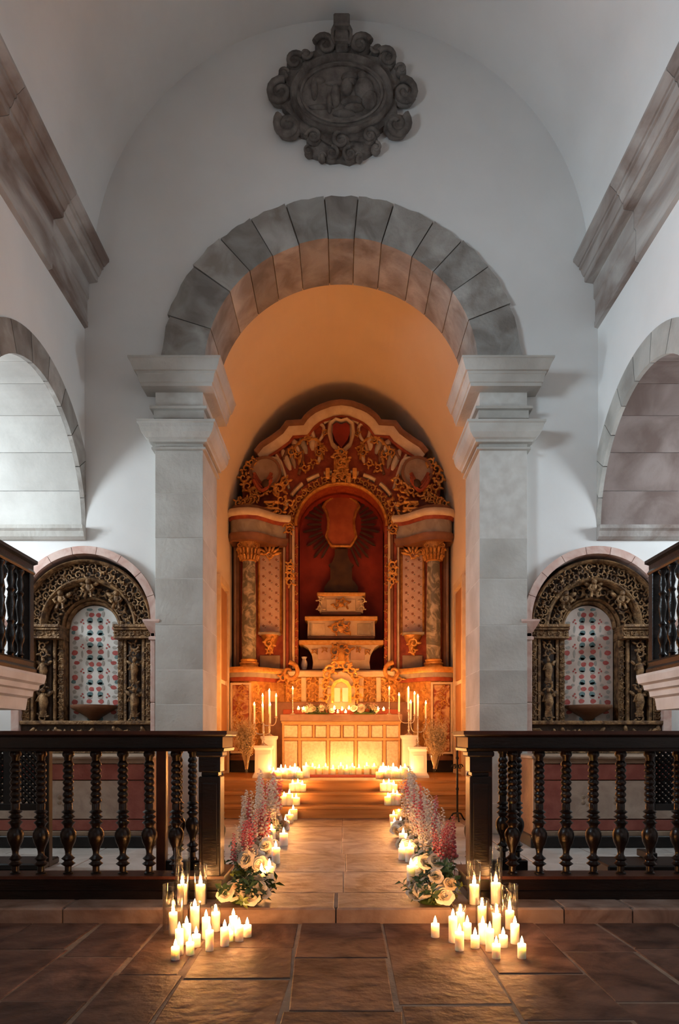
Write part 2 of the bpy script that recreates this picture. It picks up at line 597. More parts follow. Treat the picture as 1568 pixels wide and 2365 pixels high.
# --- transepts: end wall with lunette window, near wall
for s, nm in ((-1, 'left'), (1, 'right')):
    w = MB()
    d0, d1 = s * TX, s * (TX + .2)
    hexcol(w, mapy, 4.5, 5.03, -.1, -.1, 4.4, 4.4, d0, d1)
    hexcol(w, mapy, 6.53, YA, -.1, -.1, 4.4, 4.4, d0, d1)
    hexcol(w, mapy, 5.03, 6.53, -.1, -.1, 2.5, 2.5, d0, d1)
    arch_cols(w, mapy, 5.78, .75, .75, 3.15, 4.4, d0, d1, 24)
    struct('wall_transept_' + nm, w, 'plaster')
    w = MB().box(*sorted((s * (NX + .5), s * (TX + .2))), 4.4, 4.76, -.1, 3.2)
    struct('wall_transept_near_' + nm, w, 'plaster')
    f = MB()
    for yy in (5.05, 5.41, 5.78, 6.15, 6.51):
        zt = 3.15 + math.sqrt(max(0, .75 ** 2 - (yy - 5.78) ** 2))
        f.box(s * (TX + .08), s * (TX + .12), yy - .02, yy + .02, 2.5, zt)
    for zz in (2.52, 2.85, 3.18, 3.5):
        hw = .75 if zz < 3.15 else math.sqrt(.75 ** 2 - (zz - 3.15) ** 2)
        f.box(s * (TX + .08), s * (TX + .12), 5.78 - hw, 5.78 + hw, zz - .02, zz + .02)
    fr = struct('window_%d' % (3 if s < 0 else 4), f, 'white_paint')
    g = [(5.78 + .75 * math.cos(PI * i / 16), 3.15 + .75 * math.sin(PI * i / 16)) for i in range(17)] + [(5.03, 2.5), (6.53, 2.5)]
    p = MB()
    n = len(g)
    p.add([(s * (TX + .095), a, b) for a, b in g] + [(s * (TX + .1), a, b) for a, b in g],
          [tuple(range(n)), tuple(range(2 * n - 1, n - 1, -1))])
    p.build('pane', 'window_glass', fr)

# --- west wall behind the camera with its open door
w = MB()
hexcol(w, mapx, -3.1, -.75, -.2, -.2, 9, 9, -4.3, -4.0)
hexcol(w, mapx, .75, 3.1, -.2, -.2, 9, 9, -4.3, -4.0)
hexcol(w, mapx, -.75, .75, 3.5, 3.5, 9, 9, -4.3, -4.0)
struct('wall_back', w, 'plaster')

# --- nave barrel vault
w = MB()
n = 64
for i in range(n):
    a0, a1 = PI * i / n, PI * (i + 1) / n
    v = []
    for y in (-4.2, YA + .02):
        for a in (a0, a1):
            for r in (2.48, 2.75):
                v.append((r * math.cos(a), y, 5.66 + r * math.sin(a)))
    w.add(v, [(0, 2, 6, 4), (1, 5, 7, 3), (0, 1, 3, 2), (4, 6, 7, 5)])
struct('ceiling', w, 'plaster', 'white plastered barrel vault over the nave', smooth=True, angle=30)

# --- chancel shell
CX, CS, CR, CB = 1.78, 4.32, 2.36, 11.95
for s, nm in ((-1, 'left'), (1, 'right')):
    struct('wall_chancel_' + nm, MB().box(*sorted((s * CX, s * (CX + .3))), YB, CB, -.1, CS + .02), 'plaster_chancel')
struct('wall_chancel_back', MB().box(-CX - .3, CX + .3, CB, CB + .2, -.1, 7.2), 'plaster_chancel')
w = MB()
for i in range(n):
    a0, a1 = PI * i / n, PI * (i + 1) / n
    v = []
    for y in (YB, CB + .05):
        for a in (a0, a1):
            for k in (0, .25):
                v.append(((CX + k) * math.cos(a), y, CS + (CR + k) * math.sin(a)))
    w.add(v, [(0, 2, 6, 4), (1, 5, 7, 3), (0, 1, 3, 2), (4, 6, 7, 5)])
struct('ceiling_chancel', w, 'plaster_chancel', 'plastered chancel vault glowing orange over the altarpiece', smooth=True, angle=30)
# small string course at the vault springing and framed side doors of the chancel
for s, nm in ((-1, 'left'), (1, 'right')):
    d = struct_root('door_%d' % (1 if s < 0 else 2), 'tall framed door in the %s chancel wall' % nm)
    X0 = s * CX
    f = MB()
    for (y0, y1, z0, z1) in ((9.72, 9.80, .41, 3.2), (10.42, 10.50, .41, 3.2), (9.72, 10.50, 3.2, 3.3)):
        f.box(*sorted((X0 - s * .05, X0 + s * .02)), y0, y1, z0, z1)
    f.build('door_frame', 'cream_paint', d)
    for z0, z1 in ((.45, 1.75), (1.82, 3.16)):
        MB().cbox(*sorted((X0 - s * .03, X0 + s * .02)), 9.82, 10.40, z0, z1, .008).build('door_panel', 'door_orange', d)

# --- chancel arch: voussoirs
ar = struct_root('trim_1', 'weathered grey stone round arch in front of the chancel')
cuts = [0, 22, 36, 48, 59, 73, 84.6, 95.4, 107.9, 120, 131.7, 144, 162, 180]
for i in range(len(cuts) - 1):
    a0, a1 = R(cuts[i]) + .0035, R(cuts[i + 1]) - .0035
    m = 5
    arc_o, arc_i = [], []
    dr = rng.uniform(-.012, .02)
    for k in range(m + 1):
        a = a0 + (a1 - a0) * k / m
        ro = 1 + (dr + .008 * math.sin(k * 2.1 + i)) / 1.8
        arc_o.append((1.80 * ro * math.cos(a), SPR + 1.737 * ro * math.sin(a)))
        arc_i.append((1.365 * math.cos(a), SPR + 1.315 * math.sin(a)))
    poly = arc_o + arc_i[::-1]
    e = MB().prism(poly, YA - .045 + rng.uniform(-.012, .012), YB)
    e.build('voussoir', 'stone_arch', ar)
# mortar core right behind the joints
core = MB()
for i in range(40):
    a0, a1 = PI * i / 40, PI * (i + 1) / 40
    core.prism([(1.79 * math.cos(a0), SPR + 1.727 * math.sin(a0)), (1.79 * math.cos(a1), SPR + 1.727 * math.sin(a1)),
                (1.38 * math.cos(a1), SPR + 1.33 * math.sin(a1)), (1.38 * math.cos(a0), SPR + 1.33 * math.sin(a0))], YA - .015, YB - .01)
core.build('mortar_joints', 'mortar_dark', ar)

# --- pilasters with their double capitals
CAP = [(.0, 4.608), (.21, 4.608), (.21, 4.592), (.20, 4.585), (.165, 4.495), (.148, 4.49), (.145, 4.472), (.138, 4.465), (.122, 4.40), (.112, 4.395), (.108, 4.366), (.02, 4.36), (0, 4.358)]
BAND = [(0, 4.205), (.045, 4.205), (.045, 4.18), (.012, 4.175), (.012, 4.10), (0, 4.10)]
CAP2 = [(0, 4.03), (.145, 4.03), (.145, 4.008), (.13, 4.0), (.125, 3.965), (.11, 3.925), (.075, 3.885), (.05, 3.872), (.045, 3.852), (.0, 3.848), (.0, 3.81), (.03, 3.808), (.03, 3.788), (0, 3.785)]
for s, nm in ((-1, 'left'), (1, 'right')):
    pl = struct_root('trim_%d' % (2 if s < 0 else 3), 'pale dressed stone pilaster on the %s of the chancel arch' % nm)
    zc = [0, .30, .82, 1.28, 1.62, 2.06, 2.52, 2.92, 3.36, 3.785]
    for i in range(len(zc) - 1):
        x0, x1 = sorted((s * 1.365, s * 1.835))
        MB().cbox(x0, x1, YA - .1 + rng.uniform(-.004, .004), YB, zc[i] + .003, zc[i + 1] - .003, .002).build('stone_block', 'stone_pier', pl)
    MB().box(*sorted((s * 1.3665, s * 1.8335)), YA - .0985, YB - .002, 0, SPR - .02).build('mortar_joints', 'stone_mortar', pl)
    for z0, z1 in ((3.787, 4.028), (4.03, 4.20), (4.20, 4.36)):
        MB().cbox(*sorted((s * 1.368, s * 1.832)), YA - .098, YB, z0, z1, .004).build('stone_block', 'stone_pier', pl)
    path = [(s * 1.835, YA + .05), (s * 1.835, YA - .1), (s * 1.365, YA - .1), (s * 1.365, YB)]
    for prof, pn in ((CAP, 'capital_cornice'), (BAND, 'neck_band'), (CAP2, 'lower_capital')):
        c = MB()
        pp = [(-.03, prof[0][1])] + [(o, h) for o, h in prof] + [(-.03, prof[-1][1])]
        c.sweep(path, [(o if s > 0 else -o, h) for o, h in pp], lambda a, b, h: (a, b, h))
        c.build(pn, 'stone_pier', pl)

# --- nave cornices
for s, nm in ((-1, 'left'), (1, 'right')):
    co = struct_root('trim_%d' % (4 if s < 0 else 5), 'stained stone cornice under the vault on the %s' % nm)
    prof = [(-.05, 5.74), (.25, 5.74), (.25, 5.712), (.235, 5.70), (.205, 5.665), (.192, 5.66), (.192, 5.635), (.175, 5.628), (.168, 5.60), (.15, 5.565), (.138, 5.56), (.138, 5.515), (.128, 5.508),
            (.05, 5.495), (.046, 5.48), (.046, 5.345), (.036, 5.335), (.030, 5.32), (.030, 5.12), (.038, 5.11), (.038, 5.06), (.0, 5.045), (-.05, 5.04)]
    y = YA - .002
    ys = [y]
    while y > -4.0:
        y -= rng.uniform(.75, 1.15)
        ys.append(max(y, -4.0))
    for i in range(len(ys) - 1):
        c = MB()
        dx = rng.uniform(-.003, .003)
        c.sweep([(s * (NX - dx), ys[i]), (s * (NX - dx), ys[i + 1] + .005)], [((-o if s > 0 else o), h) for o, h in prof], lambda a, b, h: (a, b, h))
        c.build('cornice_stone', 'stone_cornice', co)

# --- transept arches: ring, barrel, impost course
for s, nm in ((-1, 'left'), (1, 'right')):
    rg = struct_root('trim_%d' % (6 if s < 0 else 7), 'stone ring of the %s side arch' % nm)
    k = 11
    for i in range(k):
        a0, a1 = PI * i / k + .004, PI * (i + 1) / k - .004
        poly = [(1.262, PI * 0)]
        po, pi_ = [], []
        for j in range(5):
            a = a0 + (a1 - a0) * j / 4
            po.append((min(ARY + 1.26 * math.cos(a), YA + .01), ARS + 1.26 * math.sin(a)))
            pi_.append((min(ARY + 1.02 * math.cos(a), YA + .0), ARS + 1.02 * math.sin(a)))
        pts = po + pi_[::-1]
        e = MB()
        nn = len(pts)
        xa, xb = s * (NX - .012), s * (NX + .03)
        e.add([(xa, y, z) for y, z in pts] + [(xb, y, z) for y, z in pts],
              [tuple(range(nn)), tuple(range(2 * nn - 1, nn - 1, -1))] + [(q, q + nn, (q + 1) % nn + nn, (q + 1) % nn) for q in range(nn)])
        e.build('voussoir', 'stone_arch' if s < 0 else 'stone_grey', rg)  # left ring's shade is put into its colour by the darker stone
    vt = struct_root('ceiling_transept_' + nm, 'stone barrel vault inside the %s side arch' % nm)
    for i in range(9):
        for (xa, xb) in ((NX + .0305, 3.42), (3.422, TX)):
            a0, a1 = PI * i / 9 + .002, PI * (i + 1) / 9 - .002
            po, pi_ = [], []
            for j in range(5):
                a = a0 + (a1 - a0) * j / 4
                po.append((ARY + 1.25 * math.cos(a), ARS + 1.25 * math.sin(a)))
                pi_.append((ARY + 1.02 * math.cos(a), ARS + 1.02 * math.sin(a)))
            pts = po + pi_[::-1]
            nn = len(pts)
            e = MB()
            e.add([(s * xa, y, z) for y, z in pts] + [(s * xb, y, z) for y, z in pts],
                  [tuple(range(nn)), tuple(range(2 * nn - 1, nn - 1, -1))] + [(q, q + nn, (q + 1) % nn + nn, (q + 1) % nn) for q in range(nn)])
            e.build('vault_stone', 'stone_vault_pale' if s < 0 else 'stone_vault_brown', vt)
    im = MB()
    prof = [(-.02, 3.055), (.10, 3.055), (.10, 3.02), (.075, 3.0), (.06, 2.95), (.03, 2.925), (-.02, 2.92)]
    im.sweep([(s * TX, YA), (s * (NX - .015), YA)], [(o if s > 0 else -o, h) for o, h in prof], lambda a, b, h: (a, b, h))
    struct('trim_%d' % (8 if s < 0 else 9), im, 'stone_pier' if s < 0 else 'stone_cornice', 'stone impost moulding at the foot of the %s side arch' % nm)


# --- floors
def paving(mb, poly, z0, z1, c=.006, top_in=.004):
    n = len(poly)
    cx = sum(p[0] for p in poly) / n
    cy = sum(p[1] for p in poly) / n

    def inset(d):
        o = []
        for x, y in poly:
            o.append((x + (d if x < cx else -d), y + (d if y < cy else -d)))
        return o
    a, b = inset(0), inset(c)
    v = [(x, y, z0) for x, y in a] + [(x, y, z1 - top_in) for x, y in a] + [(x, y, z1) for x, y in b]
    f = [tuple(range(n)), tuple(range(2 * n, 3 * n))]
    for k in range(2):
        for i in range(n):
            j = (i + 1) % n
            f.append((k * n + i, k * n + j, (k + 1) * n + j, (k + 1) * n + i))
    return mb.add(v, f)


NF = -0.085
fl = tag(MB().box(-3.05, 3.05, -4.2, 3.80, -.3, NF - .0025).build('floor', 'mortar'), 'worn brown stone slab paving of the nave', kind='structure')
xs = [-3.0, -2.55, -2.1, -1.72, -1.335, -.99, -.69, -.225, .225, .67, 1.07, 1.42, 1.85, 2.3, 2.7, 3.0]
first = {7: [3.79, 3.18, 2.56, 2.2, 1.4], 6: [3.79, 3.34, 2.9, 2.2, 1.5], 5: [3.79, 2.95, 2.42, 1.8], 8: [3.79, 2.62, 1.9], 4: [3.79, 3.2, 2.66, 2.0]}
for i in range(len(xs) - 1):
    if i in first:
        ys = first[i]
    else:
        ys = [3.79]
        while ys[-1] > 1.8:
            ys.append(ys[-1] - rng.uniform(.45, .85))
    while ys[-1] > 0.2:
        ys.append(ys[-1] - rng.uniform(.6, 1.0))
    for j in range(len(ys) - 1):
        g = .007
        ja = [rng.uniform(-.022, .022) for _ in range(4)]
        if i == 7 and j == 0:
            ja = [0] * 4
        poly = [(xs[i] + g + ja[0], ys[j + 1] + g), (xs[i + 1] - g + ja[1], ys[j + 1] + g + ja[2] * .5), (xs[i + 1] - g + ja[3] * .6, ys[j] - g), (xs[i] + g, ys[j] - g)]
        paving(MB(), poly, NF - .05, NF + rng.uniform(-.001, .003), .004, .002).build('paving_slab', 'paving', fl)

fp = tag(MB().box(-TX - .1, TX + .1, 3.81, 8.1, -.3, -.004).build('floor_chancel', 'floor_bed'), 'raised stone paving behind the communion rail', kind='structure')
kx = [-3.0, -2.3, -1.55, -.85, -.03, .62, 1.24, 1.62, 2.35, 3.0]
for i in range(len(kx) - 1):
    paving(MB(), [(kx[i] + .004, 3.775), (kx[i + 1] - .004, 3.775 + rng.uniform(-.004, .004)), (kx[i + 1] - .004, 4.16), (kx[i] + .004, 4.16)], NF - .03, 0.0, .012, .01).build('step_stone', 'paving_pale', fp)
y = 4.165
row = 0
while y < 8.0:
    y2 = min(y + rng.uniform(.6, .95), 8.02)
    if 8.02 - y2 < .25:
        y2 = 8.02
    lim = TX if y < YA - .3 else (1.36 if y2 > YA else TX)
    off = .36 if row % 2 else 0
    xq = [-.66 - off * .2 - rng.uniform(0, .1), .03 + rng.uniform(-.05, .05), .64 + off * .2 + rng.uniform(0, .12)]
    x = xq[0]
    while x > -lim:
        x -= rng.uniform(.55, .8)
        xq.insert(0, max(x, -lim))
    x = xq[-1]
    while x < lim:
        x += rng.uniform(.55, .8)
        xq.append(min(x, lim))
    for i in range(len(xq) - 1):
        if xq[i + 1] - xq[i] < .08:
            continue
        g = .003
        paving(MB(), [(xq[i] + g, y + g), (xq[i + 1] - g, y + g), (xq[i + 1] - g, y2 - g), (xq[i] + g, y2 - g)], -.05, rng.uniform(-.003, .0), .005, .003).build('paving_slab', 'paving_transept' if abs(xq[i] + xq[i + 1]) / 2 > 1.0 and y < YA - .2 else 'paving_pale', fp)
    y = y2
    row += 1

# --- timber altar steps and platform
for i, (y0, z0, z1) in enumerate(((8.0, 0, .14), (8.3, .14, .28), (8.6, .28, .41))):
    st = struct_root('floor_step_%d' % (i + 1), ('lowest', 'middle', 'topmost')[i] + ' timber step up to the altar')
    y1 = y0 + .3 if i < 2 else CB
    MB().box(-CX, CX, y0 + .02, y1 + .03, 0 if i == 0 else z0 - .02, z1 - .03).build('riser', 'step_wood', st)
    nb = 2 if i < 2 else 8
    yy = y0
    wd = (y1 - y0) / nb if i < 2 else .16
    for k in range(nb):
        ye = y1 if (i == 2 and k == nb - 1) else yy + wd
        MB().cbox(-CX, CX, yy + (0 if k == 0 else .0015), ye - .0015, z1 - .032, z1, .003).build('plank', 'step_wood', st)
        yy = ye

# ------------------------------------------------------------------ carved ornament helpers
def spiral(mb, cx, cz, r, y, turns=1.3, d=1, a0=0.0, th=.28, seg=6, n=18):
    pts = []
    for i in range(n):
        t = i / (n - 1)
        rr = r * (1 - .82 * t)
        a = a0 + d * turns * 2 * PI * t
        pts.append((cx + rr * math.cos(a), y - r * .10 * t, cz + rr * math.sin(a)))
    mb.tube(pts, lambda t: r * th * (1 - .55 * t), seg)


def leafblob(mb, cx, cz, l, w, ang, y, dp):
    M = Matrix.Translation((cx, y, cz)) @ Matrix.Rotation(-ang, 4, 'Y')
    mb.ell((l * .5, 0, 0), l * .5, dp, w * .5, 8, 5, M)


def carve(mb, cx, cz, s, y, rg, ang=None):
    """a knot of carved acanthus: one curl with leaves"""
    a = rg.uniform(0, 2 * PI) if ang is None else ang
    spiral(mb, cx, cz, s * .42, y, rg.uniform(1.0, 1.4), rg.choice((-1, 1)), a, .26, 5, 11)
    for k in range(4):
        b = a + PI / 2 * k + rg.uniform(-.4, .4)
        leafblob(mb, cx + s * .2 * math.cos(b), cz + s * .2 * math.sin(b), s * rg.uniform(.35, .5), s * .2, b, y, s * .13)


def figure(mb, x, z, h, y, rg):
    """small carved standing figure"""
    mb.ell((x, y, z + h * .90), h * .075, h * .075, h * .09, 8, 6)
    mb.tube([(x, y, z + h * .80), (x, y, z + h * .7), (x + h * .02, y, z + h * .5), (x, y, z + h * .28), (x, y, z)],
            lambda t: h * (.07 + .09 * math.sin(PI * min(1, t * 1.1))), 8)
    for s in (-1, 1):
        mb.tube([(x + s * h * .1, y, z + h * .74), (x + s * h * .2, y - .01, z + h * (.62 + .1 * s)), (x + s * h * .12, y - h * .1, z + h * (.55 + .2 * (s > 0)))], h * .04, 6)
        mb.tube([(x + s * h * .06, y, z + h * .2), (x + s * h * .09, y, z)], h * .055, 6)
        leafblob(mb, x + s * h * .08, z + h * .7, h * .3, h * .14, PI / 2 - s * .9, y + .02, h * .04)


# ------------------------------------------------------------------ communion rails
BAL = []
for r_, z_ in ((.030, 0), (.030, .012), (.020, .02), (.020, .05), (.026, .054), (.042, .066), (.026, .078), (.024, .084), (.040, .098), (.024, .112), (.018, .12),
               (.019, .14), (.026, .165), (.040, .195), (.047, .225), (.046, .25), (.036, .272), (.024, .284), (.026, .292), (.030, .30), (.042, .312), (.026, .326),
               (.024, .332), (.041, .344), (.026, .357), (.024, .363), (.040, .375), (.024, .388), (.024, .42)):
    BAL.append((r_, z_))
for k in range(7):
    z0 = .425 + k * .036
    BAL += [(.022, z0), (.030, z0 + .010), (.032, z0 + .018), (.029, z0 + .027)]
BAL += [(.021, .68), (.024, .685), (.024, .70), (.034, .712), (.034, .725), (.028, .74)]
ME_BAL = MB().lathe(BAL, 16).mesh('baluster', 'dark_wood', True, 50)


def rail(label, s, x_end, post_x, bxs, back_x):
    t = thing('communion_rail', label, 'railing', (s * 1.6, 4.06, 0))
    ox, oy = s * 1.6, 4.06

    def part(nm, mb, m, sm=False):
        return put(nm, MB().add(mb.v, mb.f, Matrix.Translation((-ox, -oy, 0))).mesh(nm, m, sm), t)
    xa, xb = sorted((x_end, s * 2.55))
    # top: an L running back along the aisle, in front of the return
    prof = [(-.085, .868), (.085, .868), (.09, .885), (.078, .89), (.078, .95), (.098, .958), (.104, .966), (.104, .983), (-.104, .983), (-.104, .966), (-.098, .958), (-.078, .95), (-.078, .89), (-.09, .885)]
    path = [(s * 2.55, 4.065), (x_end + s * .085, 4.065), (x_end + s * .085, 4.36)]
    m = MB().sweep(path, prof, lambda a, b, h: (a, b, h))
    part('top_rail', m, 'dark_wood')
    e = MB().sweep(path, [(-.108, .966), (-.108, .988), (.108, .988), (.108, .966)], lambda a, b, h: (a, b, h))
    part('hand_board', e, 'rail_edge')
    prof = [(-.07, .05), (.07, .05), (.07, .11), (.085, .116), (.085, .131), (-.085, .131), (-.085, .116), (-.07, .11)]
    part('bottom_rail', MB().sweep(path, prof, lambda a, b, h: (a, b, h)), 'dark_wood')
    part('base_beam', MB().sweep(path, [(-.085, 0), (.085, 0), (.085, .046), (.075, .052), (-.075, .052), (-.085, .046)], lambda a, b, h: (a, b, h)), 'dark_wood')
    part('bottom_moulding', MB().sweep(path, [(-.088, .118), (-.088, .136), (.088, .136), (.088, .118)], lambda a, b, h: (a, b, h)), 'rail_edge')
    p = MB()
    p.cbox(post_x - .064, post_x + .064, 3.99, 4.13, .13, .72, .006)
    p.cbox(post_x - .05, post_x + .05, 4.004, 4.116, .72, .745, .004)
    p.cbox(post_x - .064, post_x + .064, 3.99, 4.13, .745, .84, .004)
    p.cbox(post_x - .078, post_x + .078, 3.976, 4.144, .835, .87, .008)
    po_ = part('post', p, 'dark_wood')
    part('post_panel', MB().cbox(post_x - .045, post_x + .045, 3.984, 4.0, .2, .68, .004), 'dark_wood').parent = po_
    for bx in bxs:
        put('baluster', ME_BAL, t, (bx - ox, 4.06 - oy, .13))
    put('baluster', ME_BAL, t, (x_end + s * .085 - ox, 4.29 - oy, .13))
    return t


rail('black turned-baluster communion rail on the left of the aisle', -1, -.69, -.775,
     [(x - 788) / 386 for x in (407, 345, 284, 222, 158, 95, 36, -26, -88, -150, -212, -272)], -1)
rail('black turned-baluster communion rail on the right of the aisle', 1, .737, .82,
     [(x - 788) / 386 for x in (1183, 1245, 1307, 1370, 1433, 1500, 1566, 1629, 1692, 1755)], 1)

# folded gate leaves standing just behind the rails
for s, X0, lab in ((-1, -1.22, 'narrow dark gate leaf folded behind the left communion rail'), (1, .93, 'narrow dark gate leaf folded behind the right communion rail')):
    g = thing('gate_leaf', lab, 'gate', (X0, 4.5, 0))
    sx = X0 if s > 0 else X0
    MB().cbox(0, .065, -.03, .03, 0, .93, .005).build('stile', 'rail_edge', g)
    MB().cbox(.065, .30, -.03, .03, .06, .14, .005).build('bottom_rail', 'dark_wood', g)
    MB().cbox(.065, .30, -.03, .03, .88, .93, .005).build('top_rail', 'dark_wood', g)
    for bx in (.14, .235):
        put('baluster', ME_BAL, g, (bx, 0, .14))

# ------------------------------------------------------------------ lattice confession kneelers behind the rails
for s, lab in ((-1, 'dark lattice confession screen behind the left rail'), (1, 'dark lattice confession screen with kneeling board behind the right rail')):
    cx = 2.57 if s > 0 else -2.45
    t = thing('confession_screen', lab, 'screen', (cx, 5.0, 0))
    hw = .29
    for q in (-hw, hw):
        MB().cbox(q - .022, q + .022, -.03, .03, .0, .93, .004).build('post', 'black_wood', t)
    for z in (.44, .915):
        MB().cbox(-hw, hw, -.025, .025, z - .025, z + .025, .004).build('frame_rail', 'black_wood', t)
    MB().cbox(-.03, .03, -.022, .022, .46, .9, .004).build('mullion', 'black_wood', t)
    lat = MB()
    for d in (-1, 1):
        for k in range(-16, 17):
            c = k * .045
            pts = []
            for tt in range(0, 41):
                x = -hw + 2 * hw * tt / 40
                z = .68 + d * x + c
                if .46 < z < .9:
                    pts.append((x, z))
            if len(pts) > 1:
                (xa, za), (xb, zb) = pts[0], pts[-1]
                lat.tube([(xa, d * .005, za), (xb, d * .005, zb)], .0115, 4)
    tag(lat.build('lattice', 'black_wood', t), kind='stuff')
    if s > 0:
        MB().cbox(hw - .06, hw + .3, -.04, .04, .0, .93, .004).build('side_panel', 'black_wood', t)
        MB().cbox(-.80, .26, -.50, -.14, .03, .10, .01).build('kneeling_board', 'black_wood', t)
        for q in (-.70, .2):
            MB().cbox(q - .03, q + .03, -.42, -.16, 0, .035, .004).build('foot', 'black_wood', t)
        MB().cbox(-.44, -.38, -.30, -.1, .10, .15, .005).build('bracket', 'black_wood', t)
    else:
        MB().cbox(-hw - .1, hw + .02, -.16, .16, .0, .05, .01).build('foot', 'black_wood', t)

# ------------------------------------------------------------------ pulpit balconies on the nave walls
PB = [(.02, 0), (.02, .02), (.03, .03), (.018, .05), (.018, .1), (.03, .13), (.034, .16), (.026, .20), (.017, .23), (.028, .25), (.017, .27), (.022, .32), (.030, .37), (.022, .42), (.017, .45),
      (.028, .47), (.017, .49), (.026, .53), (.02, .57), (.016, .6), (.03, .62), (.03, .635)]
ME_PB = MB().lathe(PB, 12).mesh('pulpit_baluster', 'dark_wood', True, 50)
for s, nm in ((-1, 'left'), (1, 'right')):
    t = thing('pulpit', 'dark balustraded pulpit on a moulded stone corbel, %s wall' % nm, 'pulpit', (s * 2.42, 4.15, 1.15))
    ox, oy, oz = s * 2.42, 4.15, 1.15
    T = Matrix.Translation((-ox, -oy, -oz))

    def part(nmx, mb, m, sm=False):
        return put(nmx, MB().add(mb.v, mb.f, T).mesh(nmx, m, sm), t)
    xf = s * 2.265
    yf = 5.0
    path = [(s * 2.6, yf), (xf, yf), (xf, 3.3), (s * 2.6, 3.3)]
    sg = -1 if s > 0 else 1
    fl2 = lambda pr: [(sg * o, h) for o, h in pr]
    slab = [(-.3, 1.15), (-.04, 1.15), (-.03, 1.235), (-.005, 1.25), (0.0, 1.29), (.025, 1.30), (.03, 1.335), (.055, 1.35), (.065, 1.395), (.065, 1.415), (-.3, 1.415)]
    part('corbel_slab', MB().sweep(path, fl2(slab), lambda a, b, h: (a, b, h)), 'pulpit_stone')
    part('bottom_rail', MB().sweep(path, fl2([(-.06, 1.415), (.015, 1.415), (.015, 1.45), (.0, 1.47), (.0, 1.50), (.012, 1.51), (-.06, 1.51)]), lambda a, b, h: (a, b, h)), 'dark_wood')
    part('top_rail', MB().sweep(path, fl2([(-.07, 2.145), (.005, 2.145), (.01, 2.16), (.0, 2.18), (.0, 2.215), (.022, 2.23), (.022, 2.252), (-.07, 2.252)]), lambda a, b, h: (a, b, h)), 'dark_wood')
    for (px_, py_) in ((xf + s * .03, yf - .03), (xf + s * .03, 3.33)):
        part('corner_post', MB().cbox(px_ - .032, px_ + .032, py_ - .032, py_ + .032, 1.5, 2.15, .004), 'dark_wood')
    for k in range(11):
        put('baluster', ME_PB, t, (xf + s * .03 - ox, yf - .15 - k * .14 - oy, 1.51 - oz))
    for k in range(2):
        put('baluster', ME_PB, t, (xf + s * (.12 + k * .1) - ox, yf - .03 - oy, 1.51 - oz))

# ------------------------------------------------------------------ stone medallion over the arch
MCX, MCZ = wx(789, 6.7), wz(214, 6.7)
md = thing('medallion', 'dark carved stone medallion with scrolled frame high over the arch', 'medallion', (MCX, YA, MCZ))
q = 1 / (3.92 * 234)
ov = lambda a, b, n=48: [(a * math.cos(2 * PI * i / n), b * math.sin(2 * PI * i / n)) for i in range(n)]
pl = [(r_ * math.cos(2 * PI * i / 60), .82 * r_ * math.sin(2 * PI * i / 60)) for i in range(60) for r_ in [.58 + .03 * math.sin(i * 2 * PI / 60 * 10)]]
MB().prism(pl, -.07, .0).build('backing_plate', 'stone_dark', md)
MB().prism([(-.36, -.34), (-.34, -.56), (-.27, -.58), (-.2, -.60), (-.12, -.63), (-.02, -.62), (.08, -.645), (.17, -.60), (.24, -.58), (.33, -.52), (.36, -.34)], -.05, .0).build('lower_plate', 'stone_dark', md)
MB().prism(ov(.47, .35), -.085, -.06).build('oval_field', 'stone_dark', md)
MB().sweep(ov(.46, .34), [(-.05, .06), (-.05, .10), (-.03, .125), (.0, .11), (.015, .085), (.015, .06)], lambda a, b, h: (a, -h, b), closed=True).build('oval_frame', 'stone_dark', md, True)
MB().sweep(ov(.40, .285), [(-.012, .08), (-.01, .10), (.01, .10), (.012, .08)], lambda a, b, h: (a, -h, b), closed=True).build('inner_bead', 'stone_dark', md, True)
rel = MB()
for (x, z, rx, rz, dp) in ((-.27, .05, .035, .12, .03), (-.22, .13, .06, .03, .03), (-.05, .10, .12, .022, .03), (.08, .16, .09, .05, .05), (.05, .06, .06, .09, .06), (.10, .11, .06, .03, .05),
                           (.22, .05, .10, .12, .05), (.27, -.06, .08, .10, .05), (.10, -.08, .11, .04, .06), (.12, -.15, .10, .035, .06), (-.06, -.02, .05, .12, .035), (-.12, -.10, .03, .10, .03),
                           (.02, -.2, .12, .035, .045), (-.2, -.13, .14, .03, .02), (.20, .17, .05, .04, .05)):
    rel.ell((x, -.085, z), rx, dp, rz, 10, 6)
rel.build('carved_relief', 'stone_dark', md, True, 60)
